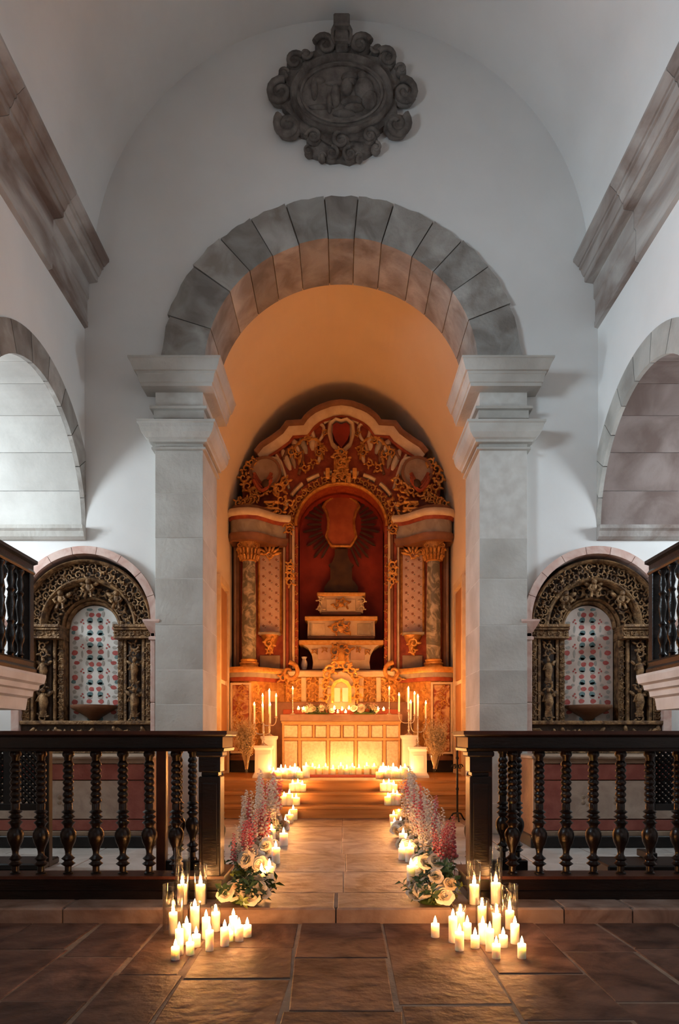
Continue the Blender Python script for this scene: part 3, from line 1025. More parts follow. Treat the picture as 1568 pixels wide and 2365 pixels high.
for (px_, py_, r_, d_, a_, tn) in ((630, 320, 105, -1, PI * .9, 1.2), (950, 315, 105, 1, PI * .1, 1.2), (355, 460, 85, 1, PI * .2, 1.2), (1190, 430, 95, -1, PI * .8, 1.2), (225, 745, 125, 1, PI * .4, 1.35),
                                   (1345, 745, 125, -1, PI * .6, 1.35), (300, 1040, 130, 1, PI * .75, 1.0), (1275, 1035, 130, -1, PI * .25, 1.0), (525, 1145, 75, -1, PI, 1.4), (1040, 1135, 75, 1, 0, 1.4),
                                   (778, 1175, 85, 1, PI / 2, 1.2), (690, 1295, 65, -1, PI / 2, 1.3), (855, 1300, 68, 1, PI / 2, 1.3), (455, 390, 60, -1, 0, 1), (1100, 340, 55, 1, PI, 1),
                                   (250, 570, 55, 1, 0, 1), (1320, 530, 55, -1, PI, 1), (600, 1320, 38, 1, 0, 1), (940, 1320, 38, -1, PI, 1), (480, 1270, 45, 1, PI / 2, 1), (1090, 1240, 50, -1, PI / 2, 1)):
    m = MB()
    x, z, r_ = (px_ - 780) * q, (760 - py_) * q, r_ * q * 1.1
    spiral(m, x, z, r_ * .86, -.085, tn, d_, a_, .30, 7, 20)
    m.ell((x, -.05, z), r_ * .85, .05, r_ * .85, 12, 5)
    m.build('scroll', 'stone_dark', md, True, 60)
b = MB()
b.cbox(-.08, .08, -.20, .0, .57, .69, .012).cbox(-.07, .07, -.15, .0, .47, .58, .012).cbox(-.06, .06, -.11, 0, .40, .48, .01)
for s in (-1, 1):
    b.tube([(s * .065, -.1, .48), (s * .09, -.13, .52), (s * .09, -.15, .56), (s * .06, -.17, .60)], .018, 6)
b.build('hanging_bracket', 'stone_dark', md)

# ------------------------------------------------------------------ the two gilded side altars
def side_altar(s, lab, seed, warm):
    rg = random.Random(seed)
    cx = s * NICHE_X
    t = thing('side_altar', lab, 'altar', (cx, YA, 0))
    B = lambda nm, mb, m, sm=False: mb.build(nm, m, t, sm, 60)
    # pink stone surround
    k = 9
    for i in range(k):
        a0, a1 = PI * i / k + .004, PI * (i + 1) / k - .004
        po = [(.735 * math.cos(a0 + (a1 - a0) * j / 4), NICHE_S + .735 * math.sin(a0 + (a1 - a0) * j / 4)) for j in range(5)]
        pi_ = [(.66 * math.cos(a0 + (a1 - a0) * j / 4), NICHE_S + .66 * math.sin(a0 + (a1 - a0) * j / 4)) for j in range(5)]
        B('arch_stone', MB().prism(po + pi_[::-1], -.06, .16), 'stone_pink')
    for e in (-1, 1):
        x0, x1 = sorted((e * .655, e * .735))
        if e * s < 0:
            x0, x1 = (x0, min(x1, .7)) if e > 0 else (max(x0, -.715), x1)
        for z0, z1 in ((0, .7), (.7, 1.3), (1.3, NICHE_S - .11)):
            B('jamb_stone', MB().cbox(x0, x1, -.05, .16, z0 + .002, z1 - .002, .006), 'stone_pink')
        c = MB()
        prof = [(-.03, 2.12), (.06, 2.12), (.06, 2.10), (.035, 2.05), (.012, 2.01), (.0, 1.99), (.0, 1.96), (.014, 1.95), (.014, 1.925), (-.03, 1.92)]
        pth = [(x0, .0), (x0, -.05), (x1, -.05), (x1, .0)]
        c.sweep(pth, [(-o, h) for o, h in prof], lambda a, b, h: (a, b, h))
        B('jamb_capital', c, 'stone_pink')
    # back boarding and floral panel
    ar2 = lambda r, zb, zs, n=24: [(r * math.cos(PI * i / n), zs + r * math.sin(PI * i / n)) for i in range(n + 1)] + [(-r, zb), (r, zb)]
    B('back_board', MB().prism(ar2(.66, .7, NICHE_S), .26, .31), 'wood_recess')
    pnl = B('painted_panel', MB().prism(ar2(.265, 1.12, 2.055), .245, .262), 'floral_blush' if warm else 'floral_ground')
    red, teal, grey = MB(), MB(), MB()

    def blot(mb, x, z, rx, rz, n=9):
        pts = [(x + rx * math.cos(2 * PI * i / n) * rg.uniform(.8, 1.1), z + rz * math.sin(2 * PI * i / n) * rg.uniform(.8, 1.1)) for i in range(n)]
        mb.prism(pts, .2425, .2455)
    z = 1.2
    row = 0
    while z < 2.30:
        wlim = .255 if z < 2.05 else math.sqrt(max(.0, .255 ** 2 - (z - 2.055) ** 2))
        for sx in (-1, 1):
            if row % 2 == 0:
                blot(red, sx * .038, z, .030, .026)
                blot(teal, sx * .052, z - .055, .034, .030)
                blot(teal, sx * .060, z + .055, .034, .016)
                blot(grey, sx * .085, z + .01, .016, .03)
                if .19 < wlim - .02:
                    blot(red, sx * .19, z + .015, .034, .022)
                    blot(grey, sx * .215, z - .03, .022, .024)
                    blot(grey, sx * .15, z + .04, .022, .014)
            else:
                blot(red, sx * .060, z, .030, .026)
                blot(teal, sx * .050, z - .058, .032, .030)
                blot(grey, sx * .055, z + .045, .028, .022)
                if .20 < wlim - .02:
                    blot(red, sx * .21, z - .01, .034, .03)
                    blot(grey, sx * .20, z + .045, .026, .016)
                    blot(teal if warm == 0 else grey, sx * .225, z - .055, .024, .022)
                if .14 < wlim - .02:
                    for (dx, dz) in ((.12, .04), (.145, .055), (.13, .075)):
                        blot(red, sx * dx, z + dz, .010, .011)
                    blot(grey, sx * .135, z - .02, .012, .04)
        z += .128
        row += 1
    for mb_, nm, m in ((red, 'painted_red_flowers', 'flower_red_paint'), (teal, 'painted_teal_leaves', 'flower_teal_paint'), (grey, 'painted_grey_leaves', 'flower_grey_paint')):
        o_ = tag(B(nm, mb_, m), kind='stuff')
        o_.parent = pnl
    # moulded archivolts, concentric and stepping back
    up = lambda r, zs, a0=0, a1=PI, n=36: [(r * math.cos(a0 + (a1 - a0) * i / n), zs + r * math.sin(a0 + (a1 - a0) * i / n)) for i in range(n + 1)]
    el = lambda a, b, h: (a, -h, b)
    for r_, yb, w_ in ((.645, -.02, .014), (.475, .05, .02), (.455, .10, .012), (.305, .16, .016), (.275, .20, .02)):
        B('arch_moulding', MB().sweep(up(r_, 2.075), [(-w_, -.26), (-w_, -yb), (0, -yb + .014), (w_, -yb), (w_, -.26)], el), 'gilt_old', True)
    B('outer_arch_band', MB().prism(up(.645, 2.075, 0, PI) + up(.475, 2.075, 0, PI)[::-1], .08, .25), 'wood_recess')
    B('inner_arch_band', MB().prism(up(.455, 2.075, 0, PI) + up(.29, 2.075, 0, PI)[::-1], .16, .25), 'wood_recess')
    oa, ia = MB(), MB()
    for i in range(17):
        a = PI * (i + .5) / 17
        carve(oa, .525 * math.cos(a), 2.075 + .525 * math.sin(a), .105, .05, rg)
        carve(oa, .60 * math.cos(a + .09), 2.075 + .60 * math.sin(a + .09), .105, .035, rg)
    for i in range(14):
        a = PI * (i + .5) / 14
        carve(ia, .375 * math.cos(a), 2.075 + .375 * math.sin(a), .125, .13, rg)
    B('outer_arch_foliage', oa, 'gilt_old', True)
    B('inner_arch_foliage', ia, 'gilt_old', True)
    for a in (PI * .25, PI * .5, PI * .75):
        f = MB()
        x, z = .40 * math.cos(a), 2.075 + .40 * math.sin(a)
        f.ell((x, .05, z + .05), .028, .028, .032, 10, 7)
        f.ell((x, .07, z - .01), .045, .035, .055, 10, 7)
        for e in (-1, 1):
            leafblob(f, x + e * .03, z + .01, .10, .045, PI / 2 - e * 1.0, .08, .02)
            f.tube([(x + e * .03, .06, z + .02), (x + e * .06, .03, z - .02), (x + e * .03, .02, z - .05)], .014, 6)
            f.tube([(x + e * .02, .06, z - .05), (x + e * .035, .04, z - .11)], .016, 6)
        B('cherub', f, 'gilt_old', True)
    # entablature and jamb columns on both sides
    for e in (-1, 1):
        x0, x1 = sorted((e * .27, e * .655))
        en = MB()
        for (z0, z1, pr) in ((2.055, 2.085, .03), (2.03, 2.055, .015), (1.965, 2.03, -.01), (1.945, 1.965, .01)):
            en.cbox(x0, x1, -pr, .25, z0, z1, .003)
        B('entablature', en, 'gilt_old')
        fz = MB()
        for i in range(5):
            carve(fz, e * (.30 + i * .078), 1.998, .06, .005, rg)
        B('frieze_carving', fz, 'gilt_old', True)
        for (xa, xb, yf) in ((.275, .33, .12), (.345, .375, .09), (.39, .53, .10), (.545, .575, .03), (.585, .655, .03)):
            a_, b_ = sorted((e * xa, e * xb))
            B('pilaster_strip', MB().cbox(a_, b_, yf, .25, 1.12, 1.95, .004), 'wood_recess' if xb - xa > .1 else 'gilt_old')
        for xc, q_, yc in ((.303, .055, .11), (.62, .075, .02)):
            cv = MB()
            for i in range(11):
                carve(cv, e * xc, 1.17 + i * .07, q_, yc, rg)
            tag(B('strip_carving', cv, 'gilt_old', True), kind='stuff')
        f = MB()
        figure(f, e * .46, 1.16, .30, .06, rg)
        figure(f, e * .46, 1.50, .26, .06, rg)
        for zz in (1.15, 1.47, 1.80, 1.88):
            carve(f, e * .46, zz, .12, .06, rg)
        B('carved_figures', f, 'gilt_old', True)
    # bracket console in the niche
    cn = MB()
    cn.lathe([(.02, 1.12), (.05, 1.135), (.07, 1.16), (.12, 1.19), (.20, 1.235), (.235, 1.26), (.235, 1.285)], 20, (0, .22, 0))
    B('console', cn, 'brown_wood', True)
    # predella
    B('predella', MB().cbox(-.655, .655, .0, .25, .79, 1.08, .004), 'wood_recess')
    for z0, z1 in ((1.08, 1.12), (.79, .83)):
        B('predella_moulding', MB().cbox(-.66, .66, -.04, .25, z0, z1, .008), 'gilt_old')
    pc = MB()
    for i in range(13):
        carve(pc, -.6 + i * .1, .955, .15 if i % 3 else .2, -.01, rg)
    B('predella_carving', pc, 'gilt_old', True)
    # altar table with painted frontal
    hw = .89
    y0, y1 = -.92, -.11
    B('altar_top', MB().cbox(-hw - .02, hw + .02, y0 - .03, y1, .765, .795, .008), 'taupe_wood')
    ab = B('altar_body', MB().box(-hw, hw, y0 + .03, y1, .0, .765), 'brown_wood')
    ff = B('frontal_frame', MB().sweep([(-hw, .10), (hw, .10), (hw, .765), (-hw, .765)], [(0, 0), (0, .0), (.0, .03), (.035, .03), (.045, .0)], lambda a, b, h: (a, y0 + .03 - h, b), closed=True), 'taupe_wood')
    for (xa, xb, za, zb, m) in ((-hw + .04, hw - .04, .585, .72, 'frontal_red'), (-hw + .04, hw - .04, .145, .235, 'frontal_red'), (-hw + .04, -.64, .245, .575, 'frontal_red'), (.64, hw - .04, .245, .575, 'frontal_red'),
                                (-.63, .63, .245, .575, 'frontal_beige')):
        B('frontal_panel', MB().cbox(xa, xb, y0 + .012, y0 + .035, za, zb, .003), m).parent = ab
    me = MB()
    for x in (-.42, -.14, .14, .42):
        for a in range(5):
            blx, blz = x + .04 * math.cos(a * 1.256), .41 + .04 * math.sin(a * 1.256)
            me.ell((blx, y0 + .013, blz), .022, .006, .022, 8, 4)
    ff.parent = ab
    B('frontal_rosettes', me, 'taupe_wood', True).parent = ab
    B('plinth', MB().cbox(-hw - .03, hw + .03, y0 - .03, y1, 0, .10, .006), 'black_wood')


side_altar(-1, 'gilded carved side altar with blue and red flowered niche, left of the arch', 11, 0)
side_altar(1, 'darker gilded carved side altar with reddish flowered niche, right of the arch', 23, 1)

# ------------------------------------------------------------------ the high altarpiece
RS = 142.5


def U(px):
    return (px - 789.0) / RS


def V(py):
    return EYE + (1705.0 - py) / RS


RY = 11.0
rt = thing('altarpiece', 'tall gilded and painted baroque altarpiece filling the chancel end', 'altarpiece', (0, RY, .41))
RT = Matrix.Translation((0, -RY, -.41))
rga = random.Random(5)


def RP(nm, mb, m, sm=False, parent=None):
    return put(nm, MB().add(mb.v, mb.f, RT).mesh(nm, m, sm, 55), parent or rt)


def mir(pts):
    return [(-x, z) for x, z in pts]


def sym(left):
    """full outline from left-half points given in photo pixels, left to centre"""
    L = [(U(x), V(y)) for x, y in left]
    return L + [(-x, z) for x, z in L[::-1] if abs(x) > 1e-4]


EL = lambda Y: (lambda a, b, h: (a, Y - h, b))
# serpentine plan of pedestal and entablature
PLAN = [(1.745, 11.3), (1.745, 10.74), (1.69, 10.66), (1.58, 10.615), (1.45, 10.60), (1.33, 10.63), (1.22, 10.74), (1.10, 10.88), (.99, 10.955), (.90, 10.975), (.90, 11.3)]


def around(nm, prof, m, s, grow=0.0):
    path = [(s * x, y) for x, y in PLAN]
    RP(nm, MB().sweep(path, [((o + grow) * s, h) for o, h in prof], lambda a, b, h: (a, b, h)), m, True)


for s in (-1, 1):
    sx = lambda a, b: tuple(sorted((s * a, s * b)))
    # plinth and pedestal
    RP('plinth', MB().cbox(*sx(1.02, 1.745), 10.70, 11.4, .41, .62, .006), 'black_wood')
    RP('plinth', MB().cbox(*sx(.70, 1.02), 10.85, 11.4, .41, .62, .006), 'black_wood')
    body = [(s * x, y + .05) for x, y in PLAN]
    RP('pedestal', MB().slab(body, .60, 1.86), 'gilt')
    RP('pedestal_base', MB().sweep([(s * x, y) for x, y in PLAN], [(-.02 * s, .60), (.035 * s, .60), (.035 * s, .66), (0, .70), (-.02 * s, .70)], lambda a, b, h: (a, b, h)), 'brown_wood')
    RP('pedestal_panel', MB().cbox(*sx(1.44, 1.70), 10.605, 10.70, .74, 1.78, .012), 'red_gold_marble')
    RP('pedestal_panel_frame', MB().sweep([(s * a, b) for a, b in ((1.42, .72), (1.72, .72), (1.72, 1.80), (1.42, 1.80))], [(-.02, 0), (-.02, .03), (.012, .03), (.012, 0)], EL(10.625), closed=True), 'cream_paint')
    RP('pedestal_panel', MB().cbox(*sx(1.03, 1.26), 10.80, 10.9, .74, 1.70, .012), 'altar_frame')
    fo = MB()
    for i in range(9):
        carve(fo, s * (1.57 + rga.uniform(-.05, .05)), .84 + i * .11, .13, 10.60, rga)
    RP('pedestal_foliage', fo, 'gilt', True)
    fo = MB()
    for i in range(6):
        carve(fo, s * (1.36 - .01 * i), .9 + i * .16, .12, 10.66, rga)
    RP('pedestal_foliage', fo, 'gilt_bright', True)
    around('pedestal_cornice', [(-.02, 1.84), (.02, 1.84), (.03, 1.90), (-.02, 1.90)], 'red_paint', s)
    around('pedestal_cornice', [(-.02, 1.90), (.05, 1.90), (.055, 1.97), (-.02, 1.97)], 'grey_paint', s)
    around('pedestal_cornice', [(-.02, 1.97), (.075, 1.97), (.085, 2.02), (.06, 2.06), (-.02, 2.06)], 'gilt_bright', s)
    # back boards of the storey
    RP('storey_board', MB().box(*sx(.70, 1.745), 11.12, 11.4, 1.86, 4.6), 'red_paint')
    # outer pilaster strip
    RP('outer_pilaster', MB().cbox(*sx(1.645, 1.745), 10.98, 11.15, 2.06, 4.06, .008), 'brown_wood')
    RP('pilaster_moulding', MB().cbox(*sx(1.70, 1.725), 10.965, 11.0, 2.10, 4.02, .006), 'taupe_wood')
    # marble column
    cx, cy = s * 1.475, 10.86
    csh = RP('column_shaft', MB().lathe([(.112, 2.2), (.116, 2.6), (.114, 3.0), (.108, 3.4), (.10, 3.78)], 24, (cx, cy, 0)), 'green_marble', True)
    RP('column_base', MB().lathe([(.15, 2.06), (.15, 2.10), (.14, 2.11), (.155, 2.13), (.155, 2.15), (.125, 2.165), (.135, 2.18), (.135, 2.195), (.115, 2.21)], 24, (cx, cy, 0)), 'gilt_bright', True, csh)
    RP('column_capital', MB().lathe([(.105, 3.76), (.12, 3.775), (.105, 3.79), (.11, 3.85), (.135, 3.93), (.165, 4.0), (.175, 4.03), (.175, 4.06)], 20, (cx, cy, 0)), 'gilt', True, csh)
    lv = MB()
    for k in range(9):
        a = -PI * k / 8
        for zz, rr in ((3.83, .125), (3.93, .15)):
            x, y = cx + rr * math.cos(a), cy + rr * math.sin(a)
            lv.tube([(x, y, zz - .05), (cx + (rr + .02) * math.cos(a), cy + (rr + .02) * math.sin(a), zz + .02), (cx + (rr + .05) * math.cos(a), cy + (rr + .05) * math.sin(a), zz + .03)], .022, 5)
    for e in (-1, 1):
        spiral(lv, cx + e * .13, 4.0, .055, cy - .13, 1.3, e, PI / 2, .3, 6, 12)
    RP('capital_leaves', lv, 'gilt', True, csh)
    # flowered panel between the columns
    RP('panel_frame', MB().sweep([(s * a, b) for a, b in ((.985, 2.66), (1.345, 2.66), (1.345, 4.02), (.985, 4.02))], [(-.022, 0), (-.022, .03), (.0, .05), (.02, .03), (.02, 0)], EL(11.12), closed=True), 'gilt')
    fpn = RP('flowered_panel', MB().cbox(*sx(1.0, 1.33), 11.085, 11.13, 2.68, 3.98, .006), 'floral_pink')
    fm, fg = MB(), MB()
    for i in range(9):
        for j in range(3):
            x = s * (1.06 + j * .105 + (.0 if i % 2 else .0))
            z = 2.78 + i * .135 + (.06 if j == 1 else 0)
            for a in range(4):
                fm.ell((x + .013 * math.cos(a * PI / 2 + i), 11.083, z + .013 * math.sin(a * PI / 2 + i)), .010, .004, .010, 6, 4)
            fg.ell((x + .03, 11.084, z - .03), .014, .004, .01, 6, 4)
    tag(RP('panel_flowers', fm, 'panel_flower', True, fpn), kind='stuff')
    tag(RP('panel_leaves', fg, 'grey_paint', True, fpn), kind='stuff')
    cr = MB()
    for k in range(7):
        a = PI * (k + .5) / 7
        leafblob(cr, s * 1.165 + .05 * math.cos(a), 3.92 + .03 * math.sin(a), .15, .05, a, 11.03, .03)
    carve(cr, s * 1.165, 3.92, .16, 11.0, rga)
    RP('panel_crest', cr, 'gilt_bright', True, fpn)
    crb = RP('corbel', MB().lathe([(.01, 2.30), (.05, 2.36), (.07, 2.44), (.11, 2.52), (.14, 2.6), (.155, 2.63), (.155, 2.665)], 20, (s * 1.165, 11.08, 0)), 'gilt', True)
    RP('corbel_shelf', MB().cbox(*sx(.99, 1.34), 10.92, 11.12, 2.62, 2.66, .008), 'grey_paint')
    co = MB()
    carve(co, s * 1.165, 2.48, .2, 10.95, rga)
    carve(co, s * 1.165, 2.36, .14, 10.98, rga)
    RP('corbel_carving', co, 'gilt_bright', True, crb)
    RP('lower_panel', MB().cbox(*sx(1.0, 1.33), 11.09, 11.13, 2.08, 2.30, .006), 'taupe_wood')
    # jamb mouldings around the niche
    for (a, b, yf, m) in ((.905, .945, 11.03, 'cream_paint'), (.845, .90, 11.0, 'red_paint'), (.80, .842, 10.97, 'brown_wood'), (.755, .797, 10.96, 'cream_paint'), (.70, .752, 11.0, 'red_paint')):
        RP('jamb_moulding', MB().cbox(*sx(a, b), yf, 11.4, 2.06, 4.38, .010), m)
    jb = MB()
    for zz in (3.46, 3.56, 3.66, 3.74):
        carve(jb, s * .83, zz, .17, 10.95, rga)
    RP('jamb_ornament', jb, 'gilt_bright', True)
    jb = MB()
    for k in range(14):
        carve(jb, s * .735, 2.1 + k * .15, .075, 10.99, rga)
    tag(RP('jamb_beading', jb, 'gilt', True), kind='stuff')
    # entablature
    around('entablature_architrave', [(-.3, 4.05), (.02, 4.05), (.025, 4.10), (.045, 4.12), (.045, 4.165), (-.3, 4.165)], 'brown_wood', s)
    around('entablature_frieze', [(-.3, 4.165), (.01, 4.165), (.01, 4.37), (-.3, 4.37)], 'grey_paint', s)
    around('entablature_band', [(-.3, 4.37), (.03, 4.37), (.045, 4.42), (-.3, 4.42)], 'red_paint', s)
    around('entablature_cornice', [(-.3, 4.42), (.06, 4.42), (.09, 4.46), (.09, 4.50), (.07, 4.53), (-.3, 4.53)], 'cream_paint', s)
    around('entablature_top', [(-.3, 4.53), (.02, 4.53), (.0, 4.6), (-.3, 4.6)], 'brown_wood', s)
    for (xo, zo, qo, yo) in [(1.62 - .06 * k, 4.66 + .03 * k, .17, 10.72 + .03 * k) for k in range(5)] + [(1.12, 4.62, .22, 10.86), (1.0, 4.58, .2, 10.92), (.86, 4.45, .2, 10.95), (.84, 4.3, .16, 10.95)]:
        eo = MB()
        carve(eo, s * xo, zo, qo, yo, rga)
        RP('entablature_ornament', eo, 'gilt', True)
    for k in range(2):
        RP('entablature_block', MB().cbox(*sx(1.0 + .0 * k, 1.24), 10.84, 11.0, 4.60 + k * .10, 4.64 + k * .10, .01), 'gilt_bright')
    # broken pediment volute, drum and carved wing
    vo = MB()
    vx, vz = U(616), V(1097)
    vo.lathe([(.0, -.10), (.22, -.10), (.24, -.07), (.24, .07), (.22, .10), (.0, .10)], 28, (0, 0, 0), Matrix.Translation((s * -vx, 10.98, vz)) @ Matrix.Rotation(PI / 2, 4, 'X'))
    vdr = RP('volute_drum', vo, 'taupe_wood', True)
    RP('drum_rim', MB().sweep([(s * -vx + .235 * math.cos(2 * PI * i / 32), vz + .235 * math.sin(2 * PI * i / 32)) for i in range(32)], [(-.02, .0), (-.02, .14), (.02, .14), (.02, 0)], EL(11.0), closed=True), 'brown_wood', True, vdr)
    vw = MB()
    for (px_, py_, q_) in ((572, 1090, .2), (566, 1110, .2), (575, 1130, .22), (590, 1140, .2), (606, 1142, .2), (628, 1138, .22), (648, 1135, .24), (662, 1120, .2), (585, 1075, .18), (652, 1160, .2), (672, 1170, .2)):
        carve(vw, s * -U(px_), V(py_), q_, 10.88, rga)
    RP('volute_carving', vw, 'gilt', True)
    RP('cherub_head', MB().ell((s * -U(618), 10.84, V(1128)), .075, .08, .085, 12, 8), 'throne_dark', True)
    dp = MB()
    for a in (0, .3, .6):
        dp.tube([(s * -U(590 + 40 * t), 10.87 - .01 * a * 10, V(1100 + 25 * math.sin(PI * t) + a * 30)) for t in [i / 8 for i in range(9)]], .03, 6)
    RP('drapery_swag', dp, 'red_paint', True)

# attic panel with arched cut-out
CON = [(560, 1140), (556, 1108), (575, 1075), (592, 1051), (606, 1034), (628, 1020), (651, 1003), (665, 984), (699, 982), (706, 972), (713, 965), (726, 955), (740, 948), (765, 939), (789, 936)]
outer = sym(CON)
NA, NR, NS = .715, .655, V(1215)          # niche half width, rise, springing
archp = [(NA * math.cos(PI * i / 32), NS + NR * math.sin(PI * i / 32)) for i in range(33)]
RP('attic_board', MB().prism(outer + [(1.6, 4.5), (NA, 4.5)] + archp + [(-NA, 4.5), (-1.6, 4.5)], 11.06, 11.4), 'red_paint')
band = sym(CON[3:])
RP('attic_cornice', MB().sweep(band, [(-.165, .0), (-.165, .06), (-.15, .10), (-.05, .16), (-.045, .16), (-.045, .0)], EL(11.06)), 'cream_paint', True)
RP('attic_rim', MB().sweep(band, [(-.05, .0), (-.05, .17), (-.03, .21), (.015, .23), (.02, .20), (.02, .0)], EL(11.06)), 'brown_wood', True)
RP('attic_inner_rim', MB().sweep(band, [(-.20, .0), (-.20, .07), (-.165, .07), (-.165, .0)], EL(11.06)), 'red_paint', True)
# archivolt
arcR = lambda k: [((NA + k) * math.cos(PI * i / 40), NS + (NR + k) * math.sin(PI * i / 40)) for i in range(41)]
RP('archivolt', MB().prism(arcR(.19) + arcR(.0)[::-1], 10.99, 11.3), 'red_paint')
RP('archivolt_bead', MB().sweep(arcR(.02), [(-.025, 0), (-.025, .05), (.0, .07), (.025, .05), (.025, 0)], EL(10.99)), 'gilt', True)
av = MB()
for i in range(19):
    a = PI * (i + .5) / 19
    carve(av, (NA + .105) * math.cos(a), NS + (NR + .105) * math.sin(a), .15, 10.97, rga)
RP('archivolt_foliage', av, 'gilt', True)
for s in (-1, 1):
    for a0, a1 in ((14, 24), (33, 49), (55, 68), (73, 81)):
        pts = []
        for i in range(7):
            a = R(a0 + (a1 - a0) * i / 6)
            pts.append((s * (NA + .245) * math.cos(a), NS + (NR + .245 + .02 * math.sin(a * 3)) * math.sin(a)))
        RP('archivolt_strip', MB().sweep(pts, [(-.028, 0), (-.028, .08), (0, .11), (.028, .08), (.028, 0)], EL(11.06)), 'cream_paint', True)
    # dentil blocks by the keystone
    for (px_, py_) in ((758, 1096), (772, 1108)):
        RP('dentil', MB().cbox(*sorted((s * -U(px_ - 5), s * -U(px_ + 5))), 10.93, 11.05, V(py_ + 12), V(py_ - 12), .01), 'gilt_bright')
    # curled cream leaves of the attic
    for (px_, py_, l_, w_, an, mt) in ((700, 1046, .36, .13, 2.1, 'cream_paint'), (709, 1040, .34, .11, 1.9, 'grey_paint'), (723, 1032, .32, .12, 1.6, 'cream_paint'), (730, 1042, .3, .08, 1.5, 'red_gold_marble'), (672, 1078, .42, .11, 1.95, 'cream_paint'),
                                  (682, 1074, .40, .09, 1.8, 'taupe_wood'), (690, 1066, .3, .09, 1.3, 'gilt'), (655, 1090, .42, .08, 1.9, 'cream_paint'), (646, 1084, .38, .07, 2.0, 'grey_paint'), (640, 1064, .30, .07, 2.3, 'cream_paint'), (735, 1062, .22, .07, 1.3, 'cream_paint')):
        m = MB()
        leafblob(m, s * -U(px_), V(py_) - .05, l_, w_, an if s < 0 else PI - an, 11.05, .05)
        RP('attic_leaf', m, mt, True)
    for pts, m in (([(598, 1062), (640, 1058), (655, 1085), (668, 1128)], 'cream_paint'), ([(676, 1040), (705, 1012), (738, 1020), (745, 1060)], 'gilt'), ([(655, 1060), (668, 1035), (690, 1030), (700, 1060), (690, 1095)], 'brown_wood'),
                   ([(726, 1010), (722, 990), (734, 976), (748, 984), (746, 1004), (736, 1020)], 'cream_paint'), ([(748, 975), (762, 968), (766, 985), (768, 1025), (789, 1040)], 'cream_paint')):
        sm = []
        P3 = [Vector((s * -U(x), 11.03, V(y))) for x, y in pts]
        for i in range(len(P3) - 1):
            p0, p1, p2, p3 = P3[max(i - 1, 0)], P3[i], P3[i + 1], P3[min(i + 2, len(P3) - 1)]
            for k in range(6):
                t = k / 6
                sm.append(.5 * ((2 * p1) + (p2 - p0) * t + (2 * p0 - 5 * p1 + 4 * p2 - p3) * t * t + (3 * p1 - p0 - 3 * p2 + p3) * t ** 3))
        sm.append(P3[-1])
        RP('attic_scroll', MB().tube(sm, lambda t: .035 * (1 - .3 * t), 7), m, True)
    ac = MB()
    for (px_, py_, q_) in ((675, 1045, .17), (688, 1050, .16), (712, 1015, .16), (738, 1045, .15), (705, 1080, .17), (725, 1070, .16), (748, 1040, .13), (640, 1108, .16), (752, 1000, .12), (742, 1030, .12)):
        carve(ac, s * -U(px_), V(py_), q_, 11.0, rga)
    RP('attic_foliage', ac, 'gilt', True)
# heart cartouche and keystone
hp = [(789, 1037), (775, 1018), (769, 1000), (770, 985), (778, 978), (789, 983)]
RP('heart_cartouche', MB().prism(sym(hp[:-1]) if False else ([(U(x), V(y)) for x, y in hp] + [(-U(x), V(y)) for x, y in hp[-2:0:-1]]), 10.96, 11.06), 'red_niche')
hp2 = [(789, 1046), (768, 1026), (760, 1000), (762, 978), (776, 968), (789, 972)]
RP('cartouche_border', MB().sweep([(U(x), V(y)) for x, y in hp2] + [(-U(x), V(y)) for x, y in hp2[-2:0:-1]], [(-.03, 0), (-.03, .07), (.0, .1), (.02, .07), (.02, 0)], EL(11.05), closed=True), 'cream_paint', True)
ks = MB()
for (x, y, q_) in ((-.06, 1062, .2), (.06, 1062, .2), (0, 1075, .22), (0, 1092, .2), (-.05, 1105, .16), (.05, 1105, .16), (0, 1050, .18)):
    carve(ks, x, V(y), q_, 10.92, rga)
ks.cbox(-.12, .12, 10.93, 11.05, V(1104), V(1060), .02)
RP('keystone', ks, 'gilt', True)

# niche with its sunburst
NYB = 11.62
nb = [(x * 1.0, z) for x, z in archp]
RP('niche_back', MB().prism([(NA + .1, 2.0), (NA + .1, 4.5)] + [((NA + .1) * math.cos(PI * i / 32), NS + (NR + .1) * math.sin(PI * i / 32)) for i in range(33)] + [(-NA - .1, 2.0)], NYB, NYB + .05), 'red_niche')
so = MB()
pts = [(NA, 2.05)] + archp + [(-NA, 2.05)]
for i in range(len(pts) - 1):
    (a, b), (c, d) = pts[i], pts[i + 1]
    so.add([(a, 11.3, b), (c, 11.3, d), (c, NYB, d), (a, NYB, b), (a * 1.08, 11.3, b), (c * 1.08, 11.3, d), (c * 1.08, NYB, d), (a * 1.08, NYB, b)], [(0, 1, 2, 3), (4, 7, 6, 5), (0, 4, 5, 1), (3, 2, 6, 7)])
RP('niche_soffit', so, 'red_niche', True)
RP('niche_floor', MB().box(-NA, NA, 11.0, NYB, 1.98, 2.06), 'brown_wood')
scx, scz, sS = 0.0, wz(1213, NYB), F / NYB
for k in range(40):
    a = 2 * PI * k / 40
    if -2.05 < (a - 2 * PI if a > PI else a) < -1.1:
        continue
    r0, r1 = 46 / sS, (74 + (10 if k % 2 else 0)) / sS
    m = MB()
    ca, sa = math.cos(a), math.sin(a)
    kz = 1.22
    w0 = .012
    m.prism([(scx + r0 * ca - w0 * sa, scz + kz * r0 * sa + w0 * ca), (scx + r1 * ca - w0 * sa * 1.6, scz + kz * r1 * sa + w0 * ca * 1.6), (scx + (r1 + .04) * ca, scz + kz * (r1 + .04) * sa),
             (scx + r1 * ca + w0 * sa * 1.6, scz + kz * r1 * sa - w0 * ca * 1.6), (scx + r0 * ca + w0 * sa, scz + kz * r0 * sa - w0 * ca)], NYB - .045, NYB - .02)
    RP('sun_ray', m, 'throne_dark')
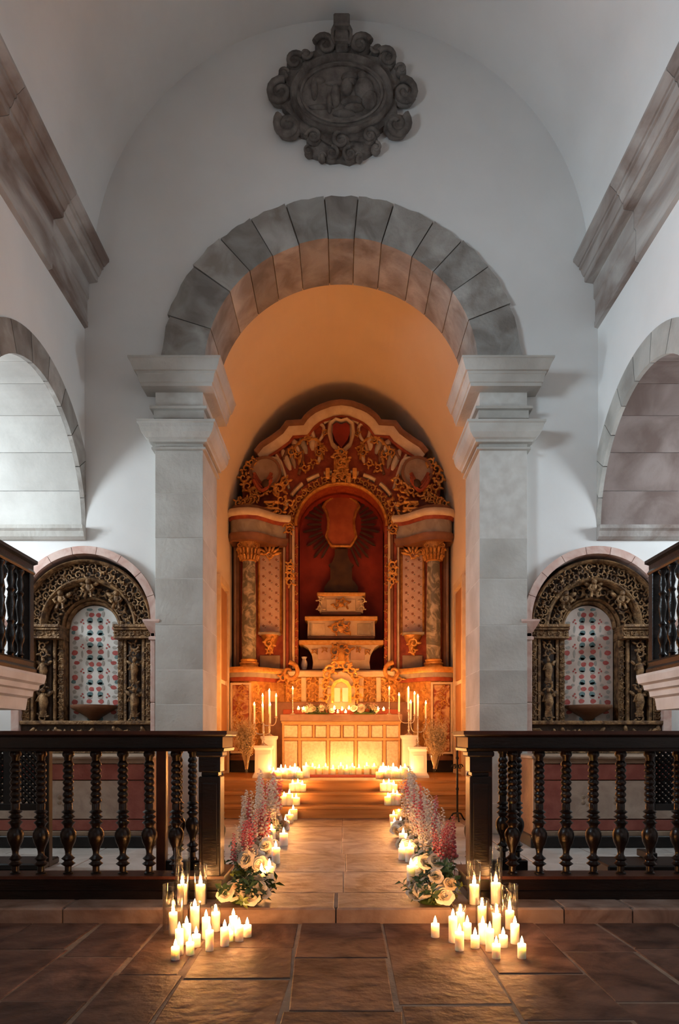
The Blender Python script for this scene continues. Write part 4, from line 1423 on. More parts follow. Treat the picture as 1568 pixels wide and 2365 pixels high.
pl_ = [(789, 1138), (776, 1143), (768, 1153), (754, 1163), (748, 1174), (756, 1186), (760, 1205), (759, 1225), (755, 1242), (762, 1256), (769, 1264)]
plq = [((x - 789) / sS, wz(y, NYB)) for x, y in pl_]
plq = plq + [(-x, z) for x, z in plq[:0:-1]]
spq = RP('sun_plaque', MB().prism(plq, NYB - .07, NYB), 'plaque_red')
RP('plaque_border', MB().sweep(plq, [(-.022, 0), (-.022, .09), (.0, .105), (.02, .09), (.02, 0)], EL(NYB), closed=True), 'gilt', True, spq)

# stepped throne
TY = 11.5


def tier(nm, pts, y0, m, y1=NYB - .03):
    """half outline (photo px) mirrored, extruded"""
    q_ = [((x - 789) / (F / y0), wz(y, y0)) for x, y in pts]
    return RP(nm, MB().prism(q_ + [(-x, z) for x, z in q_[::-1]], y0, y1), m)


tier('throne_stem', [(750, 1366), (750, 1356), (757, 1345), (764, 1338), (764, 1310), (760, 1304), (768, 1298), (774, 1282), (774, 1268)], 11.5, 'throne_dark')
tier('throne_step', [(744, 1420), (738, 1408), (737, 1396), (742, 1384), (740, 1378), (735, 1376), (735, 1369)], 11.36, 'cream_paint')
tier('throne_step', [(712, 1475), (711, 1470), (712, 1436), (707, 1431), (707, 1424)], 11.24, 'cream_paint')
tier('throne_step', [(722, 1545), (724, 1530), (721, 1512), (712, 1496), (700, 1489), (694, 1486), (693, 1479)], 11.12, 'cream_paint')
for (x0, y0_, y1_, yy) in ((734, 1376, 1368, 11.34), (706, 1433, 1423, 11.22), (692, 1489, 1478, 11.10), (712, 1476, 1469, 11.22), (744, 1421, 1414, 11.35)):
    hw = (789 - x0) / (F / yy)
    RP('throne_cornice', MB().cbox(-hw - .01, hw + .01, yy - .02, NYB - .02, wz(y0_, yy), wz(y1_, yy), .012), 'gilt_bright' if y1_ not in (1469, 1414) else 'brown_wood')
for (x0, x1, ya, yb, yy, m) in ((722, 752, 1440, 1466, 11.235, 'cream_paint'), (826, 856, 1440, 1466, 11.235, 'grey_paint'), (715, 720, 1438, 1468, 11.235, 'grey_paint'), (858, 863, 1438, 1468, 11.235, 'grey_paint'),
                             (735, 768, 1497, 1524, 11.11, 'floral_pink'), (810, 843, 1497, 1524, 11.11, 'floral_pink'), (755, 822, 1384, 1412, 11.35, 'cream_paint')):
    k_ = F / yy
    RP('throne_panel', MB().cbox((x0 - 789) / k_, (x1 - 789) / k_, yy - .012, yy + .02, wz(yb, yy), wz(ya, yy), .004), m)
for (yy, py_, q_, m) in ((11.2, 1452, .26, 'gilt'), (11.32, 1396, .2, 'gilt'), (11.07, 1505, .28, 'gilt')):
    c = MB()
    for e in (-1, 1):
        carve(c, e * q_ * .35, wz(py_, yy), q_ * .8, yy, rga)
    carve(c, 0, wz(py_ - 8, yy), q_ * .7, yy, rga)
    c.ell((0, yy, wz(py_, yy)), q_ * .25, .03, q_ * .2, 12, 6)
    RP('throne_cartouche', c, m, True)
for s in (-1, 1):
    for (px_, py_) in ((728, 1505), (750, 1500)):
        c = MB()
        carve(c, s * (789 - px_) / (F / 11.1), wz(py_, 11.1), .1, 11.09, rga)
        RP('throne_carving', c, 'gilt', True)
    for (px_, py_) in ((741, 1385), (741, 1405)):
        c = MB()
        carve(c, s * (789 - px_) / (F / 11.3), wz(py_, 11.3), .13, 11.33, rga)
        RP('throne_carving', c, 'cream_paint', True)
# the predella behind the mensa
RP('predella', MB().cbox(-.90, .90, 10.93, 11.4, .62, 2.0, .008), 'gilt')
for s in (-1, 1):
    pf = MB()
    for i in range(5):
        for j in range(4):
            carve(pf, s * (.24 + i * .14), 1.42 + j * .14, .17, 10.91, rga)
    RP('predella_foliage', pf, 'gilt_bright', True)
    for (a, b) in ((.28, .36), (.56, .64)):
        RP('predella_pilaster', MB().cbox(*sorted((s * a, s * b)), 10.86, 10.95, 1.3, 1.92, .012), 'cream_paint')
    sc = MB()
    spiral(sc, s * .83, 2.0, .16, 10.85, 1.2, s, PI * .5, .26, 7, 18)
    carve(sc, s * .80, 1.86, .22, 10.86, rga)
    carve(sc, s * .92, 1.90, .2, 10.84, rga)
    RP('predella_scroll', sc, 'gilt', True)
RP('predella_ledge', MB().cbox(-.86, .86, 10.84, 11.3, 1.93, 2.03, .02), 'cream_paint')
RP('gradine', MB().cbox(-1.14, 1.14, 10.72, 10.98, .41, 1.52, .01), 'brown_wood')
RP('gradine_ledge', MB().cbox(-.92, .92, 10.68, 10.98, 1.32, 1.40, .01), 'red_paint')
# tabernacle
tq = 10.70
kS = F / tq
tp = lambda pts: [((x - 789) / kS, wz(y, tq)) for x, y in pts] + [(-(x - 789) / kS, wz(y, tq)) for x, y in pts[::-1] if x < 788.5]
tbn = RP('tabernacle', MB().prism(tp([(757, 1650), (757, 1590), (764, 1566), (774, 1556), (789, 1550)]), tq, 11.0), 'cream_paint')
RP('tabernacle_frame', MB().sweep(tp([(770, 1624), (770, 1588), (777, 1577), (789, 1572)]), [(-.02, 0), (-.02, .05), (.03, .07), (.03, 0)], EL(tq)), 'gilt_bright', True, tbn)
for s in (-1, 1):
    x0, x1 = sorted((s * .012, s * 17 / kS))
    RP('tabernacle_door', MB().cbox(x0, x1, tq - .02, tq + .02, wz(1622, tq), wz(1588, tq), .006), 'white_paint', False, tbn)
    tc = MB()
    for (px_, py_, q_) in ((757, 1560, .2), (764, 1548, .2), (752, 1585, .17), (752, 1610, .17), (776, 1538, .18), (782, 1522, .15)):
        carve(tc, s * (789 - px_) / kS, wz(py_, tq), q_, tq - .03, rga)
    RP('tabernacle_carving', tc, 'gilt_bright', True, tbn)
tc = MB()
tc.lathe([(.05, 0), (.08, .04), (.05, .1), (.06, .14), (.0, .22)], 12, (0, tq - .05, wz(1535, tq)))
tc.cbox(-.014, .014, tq - .04, tq - .02, wz(1620, tq), wz(1592, tq), .003)
RP('tabernacle_finial', tc, 'gilt_bright', True, tbn)
tag(MB().lathe([(.03, 0), (.035, .01), (.05, .06), (.055, .10), (.045, .15), (.03, .18), (.045, .21), (.05, .22)], 16, (-.61, 11.16, 2.06)).build('white_jug', 'white_paint', None, True),
    'small white jug on the left of the altarpiece niche floor', 'jug')

# ------------------------------------------------------------------ the altar
AY = 10.2
al = thing('high_altar', 'stone panelled high altar with grid front before the altarpiece', 'altar', (0, AY, .41))
AT = Matrix.Translation((0, -AY, -.41))


def AP(nm, mb, m, sm=False):
    return put(nm, MB().add(mb.v, mb.f, AT).mesh(nm, m, sm), al)


ax = lambda px: (px - 788.5) / (F / AY)
AP('altar_core', MB().box(ax(652), ax(925), AY + .025, AY + .46, .41, 1.19), 'altar_frame')
vb = [652, 692, 758, 822, 888, 925]
for i, x in enumerate(vb):
    w_ = .022 if 0 < i < 5 else .03
    AP('frame_stile', MB().cbox(max(ax(652), ax(x) - w_), min(ax(925), ax(x) + w_), AY - .012, AY + .03, .41, 1.19, .005), 'altar_frame')
zr = wz(1707, AY)
for z0, z1 in ((1.145, 1.19), (zr - .02, zr + .02), (.41, .47)):
    AP('frame_rail', MB().cbox(ax(652), ax(925), AY - .015, AY + .03, z0, z1, .005), 'altar_frame')
ub = [652, 692, 725, 758, 790, 822, 855, 888, 925]
for x in (725, 790, 855):
    AP('frame_stile', MB().cbox(ax(x) - .014, ax(x) + .014, AY - .012, AY + .03, zr, 1.16, .004), 'altar_frame')
for i in range(8):
    AP('upper_panel', MB().cbox(ax(ub[i]) + .026, ax(ub[i + 1]) - .026, AY - .002, AY + .03, zr + .028, 1.137, .008), 'altar_panel')
for i in range(5):
    AP('lower_panel', MB().cbox(ax(vb[i]) + .03, ax(vb[i + 1]) - .03, AY - .002, AY + .03, .478, zr - .028, .008), 'altar_panel')
AP('mensa', MB().cbox(ax(648), ax(929), AY - .05, AY + .5, 1.20, 1.303, .012), 'mensa')
AP('mensa_moulding', MB().cbox(ax(650), ax(927), AY - .03, AY + .48, 1.165, 1.205, .012), 'altar_frame')
MENSA = 1.303
tag(MB().cbox(-.53, .55, 9.25, 9.85, .41, .418, .003).build('altar_carpet', 'carpet_red'), 'narrow dark red carpet on the platform before the altar', 'carpet')

# ------------------------------------------------------------------ candles
ORD = ['leftmost', 'second', 'third', 'fourth', 'fifth', 'sixth', 'seventh', 'eighth', 'ninth', 'tenth', 'eleventh', 'twelfth', 'thirteenth', 'fourteenth', 'fifteenth',
       'sixteenth', 'seventeenth', 'eighteenth', 'nineteenth', 'twentieth']
ME_C = {}


def candle_meshes(r, h):
    key = (round(r, 3), round(h, 3))
    if key not in ME_C:
        w = min(.014, h * .3)
        ri = r * .80
        body = MB().lathe([(r * .98, 0), (r, .003), (r, h - .004), (r * .96, h), (ri, h - .001), (ri * .9, h - w * .8), (ri * .5, h - w), (0.0, h - w)], 20)
        wick = MB().tube([(0, 0, h - w), (0, 0, h - w + .012), (.001, 0, h - w + .016)], .0013, 5)
        k = max(.75, min(1.25, r / .022)) if r > .012 else .72
        z0 = h - w + .010
        fl_ = MB().lathe([(0, z0), (.0065 * k, z0 + .007 * k), (.0088 * k, z0 + .014 * k), (.0075 * k, z0 + .023 * k), (.004 * k, z0 + .034 * k), (0, z0 + .045 * k)], 10)
        ME_C[key] = (body.mesh('candle_body', 'wax', True, 40), wick.mesh('wick', 'wick'), fl_.mesh('flame', 'flame', True, 80), z0 + .017 * k)
    return ME_C[key]


LIGHTS = {}


def candle(x, y, z, r, h, label, group, watt=1.0, name='pillar_candle'):
    r = round(r * 500) / 500
    h = round(h * 100) / 100
    body, wick, flame, zl = candle_meshes(r, h)
    t = thing(name, label, 'candle', (x, y, z), group)
    put('candle_body', body, t)
    put('wick', wick, t)
    put('flame', flame, t)
    key = round(watt, 3)
    if key not in LIGHTS:
        d = bpy.data.lights.new('candle_light', 'POINT')
        d.energy = CANDLE_W * watt
        d.color = CANDLE_COL
        d.shadow_soft_size = .009
        LIGHTS[key] = d
    l = bpy.data.objects.new('candle_light', LIGHTS[key])
    COL.objects.link(l)
    l.parent = t
    l.location = (0, 0, zl)
    return t


def candle_set(items, zf, where, group, watt, rpx=9.0, fixed_y=None, pat='lit ivory pillar candle, %s in %s'):
    """items: (photo x, base y, height in px); standing on the plane z = zf"""
    items = sorted(items)
    rest = []
    for i, (px, by, hp) in enumerate(items):
        Y = fixed_y if fixed_y else (EYE - zf) * F / (by - 1705)
        S = F / Y
        lab = pat % (ORD[i] if i == 0 else ORD[i] + ' from left', where)
        candle(wx(px, Y), Y, zf, max(.016, rpx / S), hp / S, lab, group, watt)


# floor clusters in front of the step
LEFT = [(405, 2216, 30), (400, 2155, 48), (414, 2204, 56), (431, 2180, 44), (439, 2205, 30), (453, 2186, 28), (450, 2151, 58), (484, 2196, 48), (476, 2168, 48), (498, 2150, 44), (519, 2184, 40), (529, 2174, 24),
        (539, 2160, 46), (552, 2173, 38), (571, 2163, 28)]
RIGHT = [(1005, 2164, 32), (1046, 2176, 60), (1061, 2195, 42), (1079, 2168, 34), (1097, 2189, 30), (1115, 2180, 44), (1131, 2198, 52), (1113, 2140, 48), (1147, 2164, 54), (1146, 2214, 34), (1162, 2188, 30), (1177, 2146, 42),
         (1189, 2180, 44), (1205, 2214, 34), (1063, 2150, 44)]
candle_set(LEFT, NF, 'the left floor cluster before the step', 'left floor candle cluster', .58, 10)
candle_set(RIGHT, NF, 'the right floor cluster before the step', 'right floor candle cluster', .58, 10)
# two on each kerb inside tall glasses
for (px, hp, lab) in ((421, 46, 'lit pillar candle in the tallest glass on the left kerb'), (463, 46, 'lit pillar candle in the second glass on the left kerb'),
                      (1095, 46, 'lit pillar candle in the glass beside the right mound of flowers'), (1145, 47, 'lit pillar candle in the tallest glass on the right kerb')):
    candle(wx(px, 3.875), 3.875, 0, .027, hp / (F / 3.875), lab, 'kerb candles in glasses', .6)


def glass_cyl(x, y, z, r, h, lab, group='glass cylinders around the candles'):
    m = MB()
    n = 28
    m.lathe([(0.0, .002), (r * .98, .002), (r, .006), (r, h - .004), (r + .0012, h - .002), (r, h), (r - .004, h), (r - .005, h - .002), (r - .004, h - .004), (r - .004, .008), (0.0, .006)], n)
    g = m.mesh('glass_cylinder', 'glass_thick', True, 30)
    return tag(put('glass_cylinder', g, None, (x, y, z)), lab, 'glass', group)


for (px, w_, top, lab) in ((421, 35, 1957, 'tall clear glass cylinder on the left kerb, the tallest'), (463, 30, 1995, 'clear glass cylinder on the left kerb beside the post'),
                           (1095, 31, 1988, 'clear glass cylinder on the right kerb beside the post'), (1145, 30, 1955, 'tall clear glass cylinder on the right kerb, the tallest')):
    glass_cyl(wx(px, 3.875), 3.875, 0.0, w_ / 2 / (F / 3.875), wz(top, 3.875), lab)
for (px, by, w_, top, lab) in ((400, 2155, 48, 2042, 'wide clear glass cylinder at the left end of the left floor cluster'), (450, 2151, 27, 2083, 'slim glass cylinder in the middle of the left floor cluster'),
                               (498, 2150, 24, 2090, 'slim glass cylinder below the left mound of roses'),
                               (1113, 2140, 30, 2075, 'slim glass cylinder in the middle of the right floor cluster'), (1177, 2146, 38, 2042, 'wide clear glass cylinder at the right end of the right floor cluster'),
                               (1147, 2164, 28, 2090, 'slim glass cylinder right of the middle in the right floor cluster'), (1063, 2150, 27, 2090, 'slim glass cylinder below the right mound of roses')):
    Y = (EYE - NF) * F / (by - 1705)
    glass_cyl(wx(px, Y), Y, NF, w_ / 2 / (F / Y), wz(top, Y) - NF, lab)

# along the aisle
AL = [(622, 2040, 40), (604, 2044, 34), (637, 1994, 36), (620, 1978, 36), (655, 1953, 28), (627, 1940, 26), (659, 1916, 20), (640, 1922, 20), (668, 1900, 18), (677, 1893, 24), (661, 1886, 18)]
AR = [(949, 2034, 34), (965, 2028, 30), (946, 1990, 34), (930, 1985, 28), (936, 1968, 24), (956, 1952, 20), (931, 1948, 22), (925, 1918, 20), (911, 1917, 18), (909, 1900, 18), (903, 1886, 20), (921, 1890, 16)]
candle_set(AL, 0.0, 'the left aisle row of candles', 'left aisle candles', 1.0, 10)
candle_set(AR, 0.0, 'the right aisle row of candles', 'right aisle candles', 1.0, 10)
for zf, yy, nm, L_, R_ in ((.14, 8.18, 'lowest', [(656, 22), (668, 26), (684, 18)], [(896, 20), (908, 26), (917, 24)]), (.28, 8.47, 'middle', [(676, 18), (688, 20), (698, 16)], [(886, 18), (898, 20), (909, 16)])):
    for lst, sd in ((L_, 'left'), (R_, 'right')):
        candle_set([(a, 0, b) for a, b in lst], zf, '%s end of the %s altar step' % (sd, nm), '%s candles on the %s step' % (sd, nm), 2.0, 9, fixed_y=yy)
# clusters and row on the platform
candle_set([(659, 1797, 22), (670, 1798, 20), (681, 1797, 26), (692, 1798, 16), (707, 1796, 28)], .41, 'the cluster left of the red carpet', 'candles left of the carpet', 2.2, 8.5)
candle_set([(876, 1798, 16), (885, 1797, 28), (897, 1798, 20), (908, 1796, 26), (918, 1797, 16)], .41, 'the cluster right of the red carpet', 'candles right of the carpet', 2.2, 8.5)
candle_set([(722, 0, 18), (737, 0, 16), (752, 0, 18), (769, 0, 14), (787, 0, 20), (801, 0, 14), (814, 0, 18), (829, 0, 16), (847, 0, 20), (864, 0, 18)], .41, 'the row before the altar front', 'candles before the altar front', .8, 6.5, fixed_y=10.02)
candle_set([(631, 1797, 18), (641, 1798, 16), (649, 1796, 22)], .41, 'the trio beside the left white plinths', 'candles beside the left plinths', 2.0, 7.5)
candle_set([(925, 1797, 20), (935, 1798, 26), (943, 1797, 18)], .41, 'the trio beside the right white plinths', 'candles beside the right plinths', 2.0, 7.5)

# ------------------------------------------------------------------ white plinths with candelabra
def plinth(px, Y, wpx, top, lab):
    S = F / Y
    hw = wpx / 2 / S
    h = wz(top, Y) - .41
    t = thing('white_plinth', lab, 'plinth', (wx(px, Y), Y, .41), 'white display plinths')

    def frus(a, b, z0, z1):
        return MB().add([(-a, -a, z0), (a, -a, z0), (a, a, z0), (-a, a, z0), (-b, -b, z1), (b, -b, z1), (b, b, z1), (-b, b, z1)], [(0, 3, 2, 1), (4, 5, 6, 7), (0, 1, 5, 4), (1, 2, 6, 5), (2, 3, 7, 6), (3, 0, 4, 7)])
    m = frus(hw * 1.12, hw * 1.08, 0, .03)
    m.merge(frus(hw * 1.08, hw * .9, .03, .07))
    m.build('base', 'white_paint', t)
    frus(hw * .88, hw * .86, .07, h - .06).build('shaft', 'white_paint', t)
    for e in (-1, 1):
        MB().cbox(-hw * .6, hw * .6, e * hw * .87 - .004, e * hw * .87 + .004, .12, h - .11, .003).build('recessed_panel', 'white_paint', t)
    m = frus(hw * .86, hw * 1.0, h - .06, h - .03)
    m.merge(frus(hw * 1.02, hw * 1.02, h - .03, h))
    m.build('cap', 'white_paint', t)
    return wx(px, Y), .41 + h


def candelabrum(x, Y, z, cups, lab, side):
    """cups: (photo x, photo y of the candle foot, candle length px)"""
    t = thing('candelabrum', lab, 'candelabrum', (x, Y, z), 'silver candelabra on the plinths')
    MB().lathe([(.06, 0), (.06, .008), (.035, .02), (.014, .035), (.012, .06), (.02, .075), (.012, .09), (.010, .11)], 18).build('base', 'silver', t, True)
    zt = max(wz(c[1], Y) for c in cups) - z
    MB().lathe([(.010, .10), (.016, .12), (.009, .14), (.009, zt * .55), (.016, zt * .6), (.009, zt * .65), (.008, zt - .02)], 12).build('stem', 'silver', t, True)
    S = F / Y
    for i, (px, py, lp) in enumerate(sorted(cups)):
        cx, cz = wx(px, Y) - x, wz(py, Y) - z
        cyy = (-.03, .03, -.02)[i % 3]
        if abs(cx) < .01:
            cyy = 0.0
        p0 = Vector((0, 0, zt * .5))
        p3 = Vector((cx, cyy, cz - .025))
        arm = []
        for k in range(9):
            q_ = k / 8
            arm.append(p0 * (1 - q_) ** 2 + Vector((cx * 1.05, cyy, zt * .42)) * 2 * q_ * (1 - q_) + p3 * q_ * q_)
        MB().tube(arm, .006, 6).build('arm', 'silver', t, True)
        MB().lathe([(.006, -.028), (.012, -.022), (.024, -.016), (.024, -.012), (.010, -.009), (.016, .006), (.014, .008), (.0, .0)], 14, (cx, cyy, cz)).build('cup', 'silver', t, True)
        candle(x + cx, Y + cyy, z + cz + .002, .0115, lp / S, 'lit tapered dinner candle, %s on the %s' % (ORD[i] if i == 0 else ORD[i] + ' from left', side), 'dinner candles on the plinths', 4.6, 'dinner_candle')


x_, z_ = plinth(622, 9.66, 36, 1700, 'taller white plinth left of the altar, at the back')
candelabrum(x_, 9.66, z_, [(607, 1658, 52), (622, 1650, 56), (638, 1655, 48)], 'three-armed silver candelabrum on the taller left plinth', 'taller left plinth')
x_, z_ = plinth(609, 9.28, 42, 1722, 'shorter white plinth left of the altar, in front')
candelabrum(x_, 9.28, z_, [(588, 1672, 46), (606, 1668, 40), (624, 1672, 46)], 'three-armed silver candelabrum on the shorter left plinth', 'shorter left plinth')
x_, z_ = plinth(944, 9.66, 36, 1698, 'taller white plinth right of the altar, at the back')
candelabrum(x_, 9.66, z_, [(921, 1645, 40), (943, 1640, 50), (957, 1650, 48)], 'three-armed silver candelabrum on the taller right plinth', 'taller right plinth')
x_, z_ = plinth(965, 9.28, 42, 1725, 'shorter white plinth right of the altar, in front')
candelabrum(x_, 9.28, z_, [(948, 1662, 40), (965, 1655, 48), (983, 1660, 38)], 'three-armed silver candelabrum on the shorter right plinth', 'shorter right plinth')

# ------------------------------------------------------------------ things on the mensa
for px, sd in ((676, 'left'), (899, 'right')):
    Y = 10.3
    x = wx(px, Y)
    t = thing('candlestick', 'tall slim silver candlestick on the %s end of the altar' % sd, 'candlestick', (x, Y, MENSA), 'tall altar candlesticks')
    MB().lathe([(.045, 0), (.045, .008), (.02, .02), (.008, .04)], 16).build('base', 'silver', t, True)
    MB().lathe([(.008, .035), (.007, .1), (.014, .115), (.007, .13), (.007, .25), (.012, .262), (.006, .275)], 12).build('stem', 'silver', t, True)
    MB().lathe([(.006, .27), (.03, .282), (.03, .287), (.012, .29), (.014, .305), (.0, .302)], 14).build('drip_pan', 'silver', t, True)
    candle(x, Y, MENSA + .304, .0115, .10, 'lit white candle on the tall %s altar candlestick' % sd, 'candles on tall altar candlesticks', 3.6, 'dinner_candle')
tl = [(689, 1633, 10.24), (701, 1634, 10.24), (772, 1632, 10.26), (780, 1643, 10.2), (790, 1634, 10.28), (798, 1643, 10.2), (806, 1632, 10.26), (873, 1634, 10.24), (886, 1635, 10.24)]
for i, (px, py, Y) in enumerate(tl):
    x, zt = wx(px, Y), wz(py, Y) - MENSA
    nmo = ORD[i] if i == 0 else ORD[i] + ' from left'
    t = thing('votive_glass', 'small stemmed votive glass on the altar, ' + nmo, 'glass', (x, Y, MENSA), 'votive glasses on the altar')
    st_ = max(.012, zt - .05)
    MB().lathe([(0, 0), (.026, 0), (.026, .003), (.006, .006), (.005, st_), (.0, st_ + .002)], 14).build('foot', 'glass', t, True)
    MB().lathe([(.004, st_), (.026, st_ + .006), (.03, st_ + .03), (.028, st_ + .055), (.0265, st_ + .055), (.028, st_ + .03), (.024, st_ + .009), (0, st_ + .006)], 16).build('bowl', 'glass', t, True)
    candle(x, Y, MENSA + st_ + .007, .018, .02, 'lit votive light in the stemmed altar glass, ' + nmo, 'votive lights on the altar', 2.2, 'votive_candle')

# ------------------------------------------------------------------ flowers
def petal(mb, a, r, h, w, curl, n=3):
    ca, sa = math.cos(a), math.sin(a)
    v, f = [], []
    for i in range(n + 1):
        t = i / n
        rr = r * (.15 + .85 * math.sin(t * PI / 2)) + curl * t ** 3
        zz = h * t - curl * .5 * t ** 3
        for j in range(3):
            u = (j - 1) * w * (.35 + .65 * math.sin(PI * min(1, t * .75 + .15)))
            bend = -abs(j - 1) * r * .18
            x, y = rr + bend, u
            v.append((x * ca - y * sa, x * sa + y * ca, zz))
    for i in range(n):
        for j in range(2):
            f.append((i * 3 + j, i * 3 + j + 1, i * 3 + j + 4, i * 3 + j + 3))
    mb.add(v, f)


def rose_mesh(m, seed, r=.045):
    q_ = random.Random(seed)
    b = MB()
    for k, (cnt, rr, hh, cu) in enumerate(((3, .25, .75, 0), (4, .45, .8, .02), (5, .7, .75, .12), (6, 1.0, .6, .35))):
        for i in range(cnt):
            petal(b, 2 * PI * i / cnt + k * .7 + q_.uniform(-.15, .15), r * rr, r * hh, r * (.38 + .14 * k), r * cu)
    b.ell((0, 0, r * .3), r * .2, r * .2, r * .35, 7, 5)
    return b.mesh('rose', m, True, 60)


def leaf_poly(mb, p, d, up, l, w):
    side = d.cross(up).normalized()
    up2 = side.cross(d).normalized()
    q0, q1, q2 = p, p + d * l * .45 + side * w * .5 + up2 * w * .12, p + d * l * .45 - side * w * .5 + up2 * w * .12
    qm = p + d * l * .5
    q3 = p + d * l - up2 * l * .12
    mb.add([q0, q1, q3, qm, q2], [(0, 1, 3), (1, 2, 3), (0, 3, 4), (3, 2, 4)])


def stem_mesh(m, seed, n=13, h=.16, l=.055, w=.03):
    q_ = random.Random(seed)
    b = MB()
    pts = [Vector((.02 * math.sin(2.5 * i / 6), .015 * math.cos(2 * i / 6) - .015, h * i / 6)) for i in range(7)]
    b.tube(pts, lambda t: .0022 * (1 - .5 * t), 4)
    for i in range(n):
        t = .15 + .85 * i / (n - 1)
        k = t * 6
        i0 = min(5, int(k))
        p = pts[i0].lerp(pts[i0 + 1], k - i0)
        a = i * 2.4 + q_.uniform(-.3, .3)
        d = Vector((math.cos(a), math.sin(a), q_.uniform(.1, .8))).normalized()
        leaf_poly(b, p, d, Vector((0, 0, 1)), l * q_.uniform(.75, 1.2), w * q_.uniform(.8, 1.2))
    return b.mesh('leafy_stem', m)


def spike_mesh(m, seed, h=.5, n=34, fr=.0175, spread=.021, start=.35):
    q_ = random.Random(seed)
    b = MB()
    pts = [Vector((.03 * math.sin(1.5 * i / 5 + seed), 0, h * i / 5)) for i in range(6)]
    b.tube(pts, lambda t: .0022 * (1 - .5 * t), 4)
    for i in range(n):
        t = start + (1 - start) * i / (n - 1)
        k = t * 5
        i0 = min(4, int(k))
        p = pts[i0].lerp(pts[i0 + 1], k - i0)
        a = i * 2.4
        e = spread * (1.15 - .7 * (t - start) / (1 - start))
        c = p + Vector((math.cos(a) * e, math.sin(a) * e, 0))
        s_ = fr * (1.1 - .65 * (t - start) / (1 - start)) * q_.uniform(.55, 1.1)
        b.ell(tuple(c), s_, s_, s_ * .7, 5, 3)
    return b.mesh('flower_spike', m, True, 80)


def spray_mesh(m, seed, h=.4, n=60, wid=.09):
    q_ = random.Random(seed)
    b = MB()
    for k in range(7):
        a = k * 2.4
        top = Vector((math.cos(a) * wid * q_.uniform(.3, 1), math.sin(a) * wid * q_.uniform(.3, 1), h * q_.uniform(.75, 1.0)))
        b.tube([(0, 0, 0), tuple(top * .5 + Vector((0, 0, h * .08))), tuple(top)], .0013, 3)
        for i in range(n // 7):
            t = q_.uniform(.45, 1)
            c = top * t + Vector((q_.uniform(-.02, .02), q_.uniform(-.02, .02), q_.uniform(-.01, .03)))
            s_ = q_.uniform(.005, .009)
            b.ell(tuple(c), s_, s_, s_, 5, 3)
    return b.mesh('flower_spray', m, True, 80)


ROSES = [rose_mesh('petal_white', i, .046 + .004 * i) for i in range(3)]
ROSES_C = [rose_mesh('petal_cream', 10 + i, .036) for i in range(2)]
LEAVES = [stem_mesh('leaf', 20 + i) for i in range(4)]
LEAVES_L = [stem_mesh('leaf_light', 30 + i, 9, .14, .06, .026) for i in range(2)]
SPK_W = [spike_mesh('petal_pale', 40 + i) for i in range(3)]
SPK_P = [spike_mesh('petal_pink', 50 + i, .42, 32, .018) for i in range(3)]
SPRAY = [spray_mesh('petal_pale', 60 + i) for i in range(2)]
DRIED = [spray_mesh('dried', 70 + i, .52, 130, .10) for i in range(4)]
DRIED += [spike_mesh('dried', 75 + i, .55, 60, .011, .022, .3) for i in range(2)]


def arrangement(label, group, loc, rx, ry, seed, nleaf, nrose, nspw, nspp, nspr, spike_h=1.0, lean=0.0, rose_z=.10, leaf_s=1.0, lean_y=0.0, cat='flowers', rdx=0.0, tilt=.9, extra=()):
    q_ = random.Random(seed)
    t = thing('flower_arrangement', label, cat, loc, group)
    m = MB()
    m.ell((0, 0, .018), rx * .8, ry * .8, .022, 12, 6)
    m.build('moss_base', 'leaf', t, True)

    def rnd(k=1.0):
        a, r_ = q_.uniform(0, 2 * PI), math.sqrt(q_.random()) * k
        return rx * r_ * math.cos(a), ry * r_ * math.sin(a)
    for i in range(nleaf):
        x, y = rnd(.9)
        tx, ty = -y / max(ry, .05) * tilt + q_.uniform(-.3, .3), x / max(rx, .05) * tilt + q_.uniform(-.3, .3)
        put('leafy_stem', (LEAVES if q_.random() < .75 else LEAVES_L)[q_.randrange(2)], t, (x, y, .015), rot=(tx, ty, q_.uniform(0, 6)), scale=leaf_s * q_.uniform(.7, 1.15))
    for i in range(nrose):
        x, y = rnd(1.0)
        x += rdx
        zz = rose_z * q_.uniform(.6, 1.25) * (1.1 - .3 * (abs(x) / rx))
        put('rose', (ROSES if q_.random() < .65 else ROSES_C)[q_.randrange(2)], t, (x, y, zz), rot=(R(q_.uniform(25, 70)), R(q_.uniform(-35, 35)), q_.uniform(-.6, .6)), scale=q_.uniform(.8, 1.15))
    for (x, y, zz, sc_, kk) in extra:
        put('rose', (ROSES + ROSES_C)[kk], t, (x, y, zz), rot=(R(55), R(12 if x > 0 else -12), 0), scale=sc_ * .72)
    for lst, n_, nm, sc in ((SPK_W, nspw, 'flower_spike', 1.1), (SPK_P, nspp, 'flower_spike', 1.15), (SPRAY, nspr, 'flower_spray', .9)):
        for i in range(n_):
            x, y = rnd(.85)
            put(nm, lst[q_.randrange(len(lst))], t, (x, y, .02), rot=(q_.uniform(-.1, .12) + lean_y, lean + q_.uniform(-.1, .1), q_.uniform(0, 6) if False else 0), scale=sc * spike_h * q_.uniform(.8, 1.15))
    return t


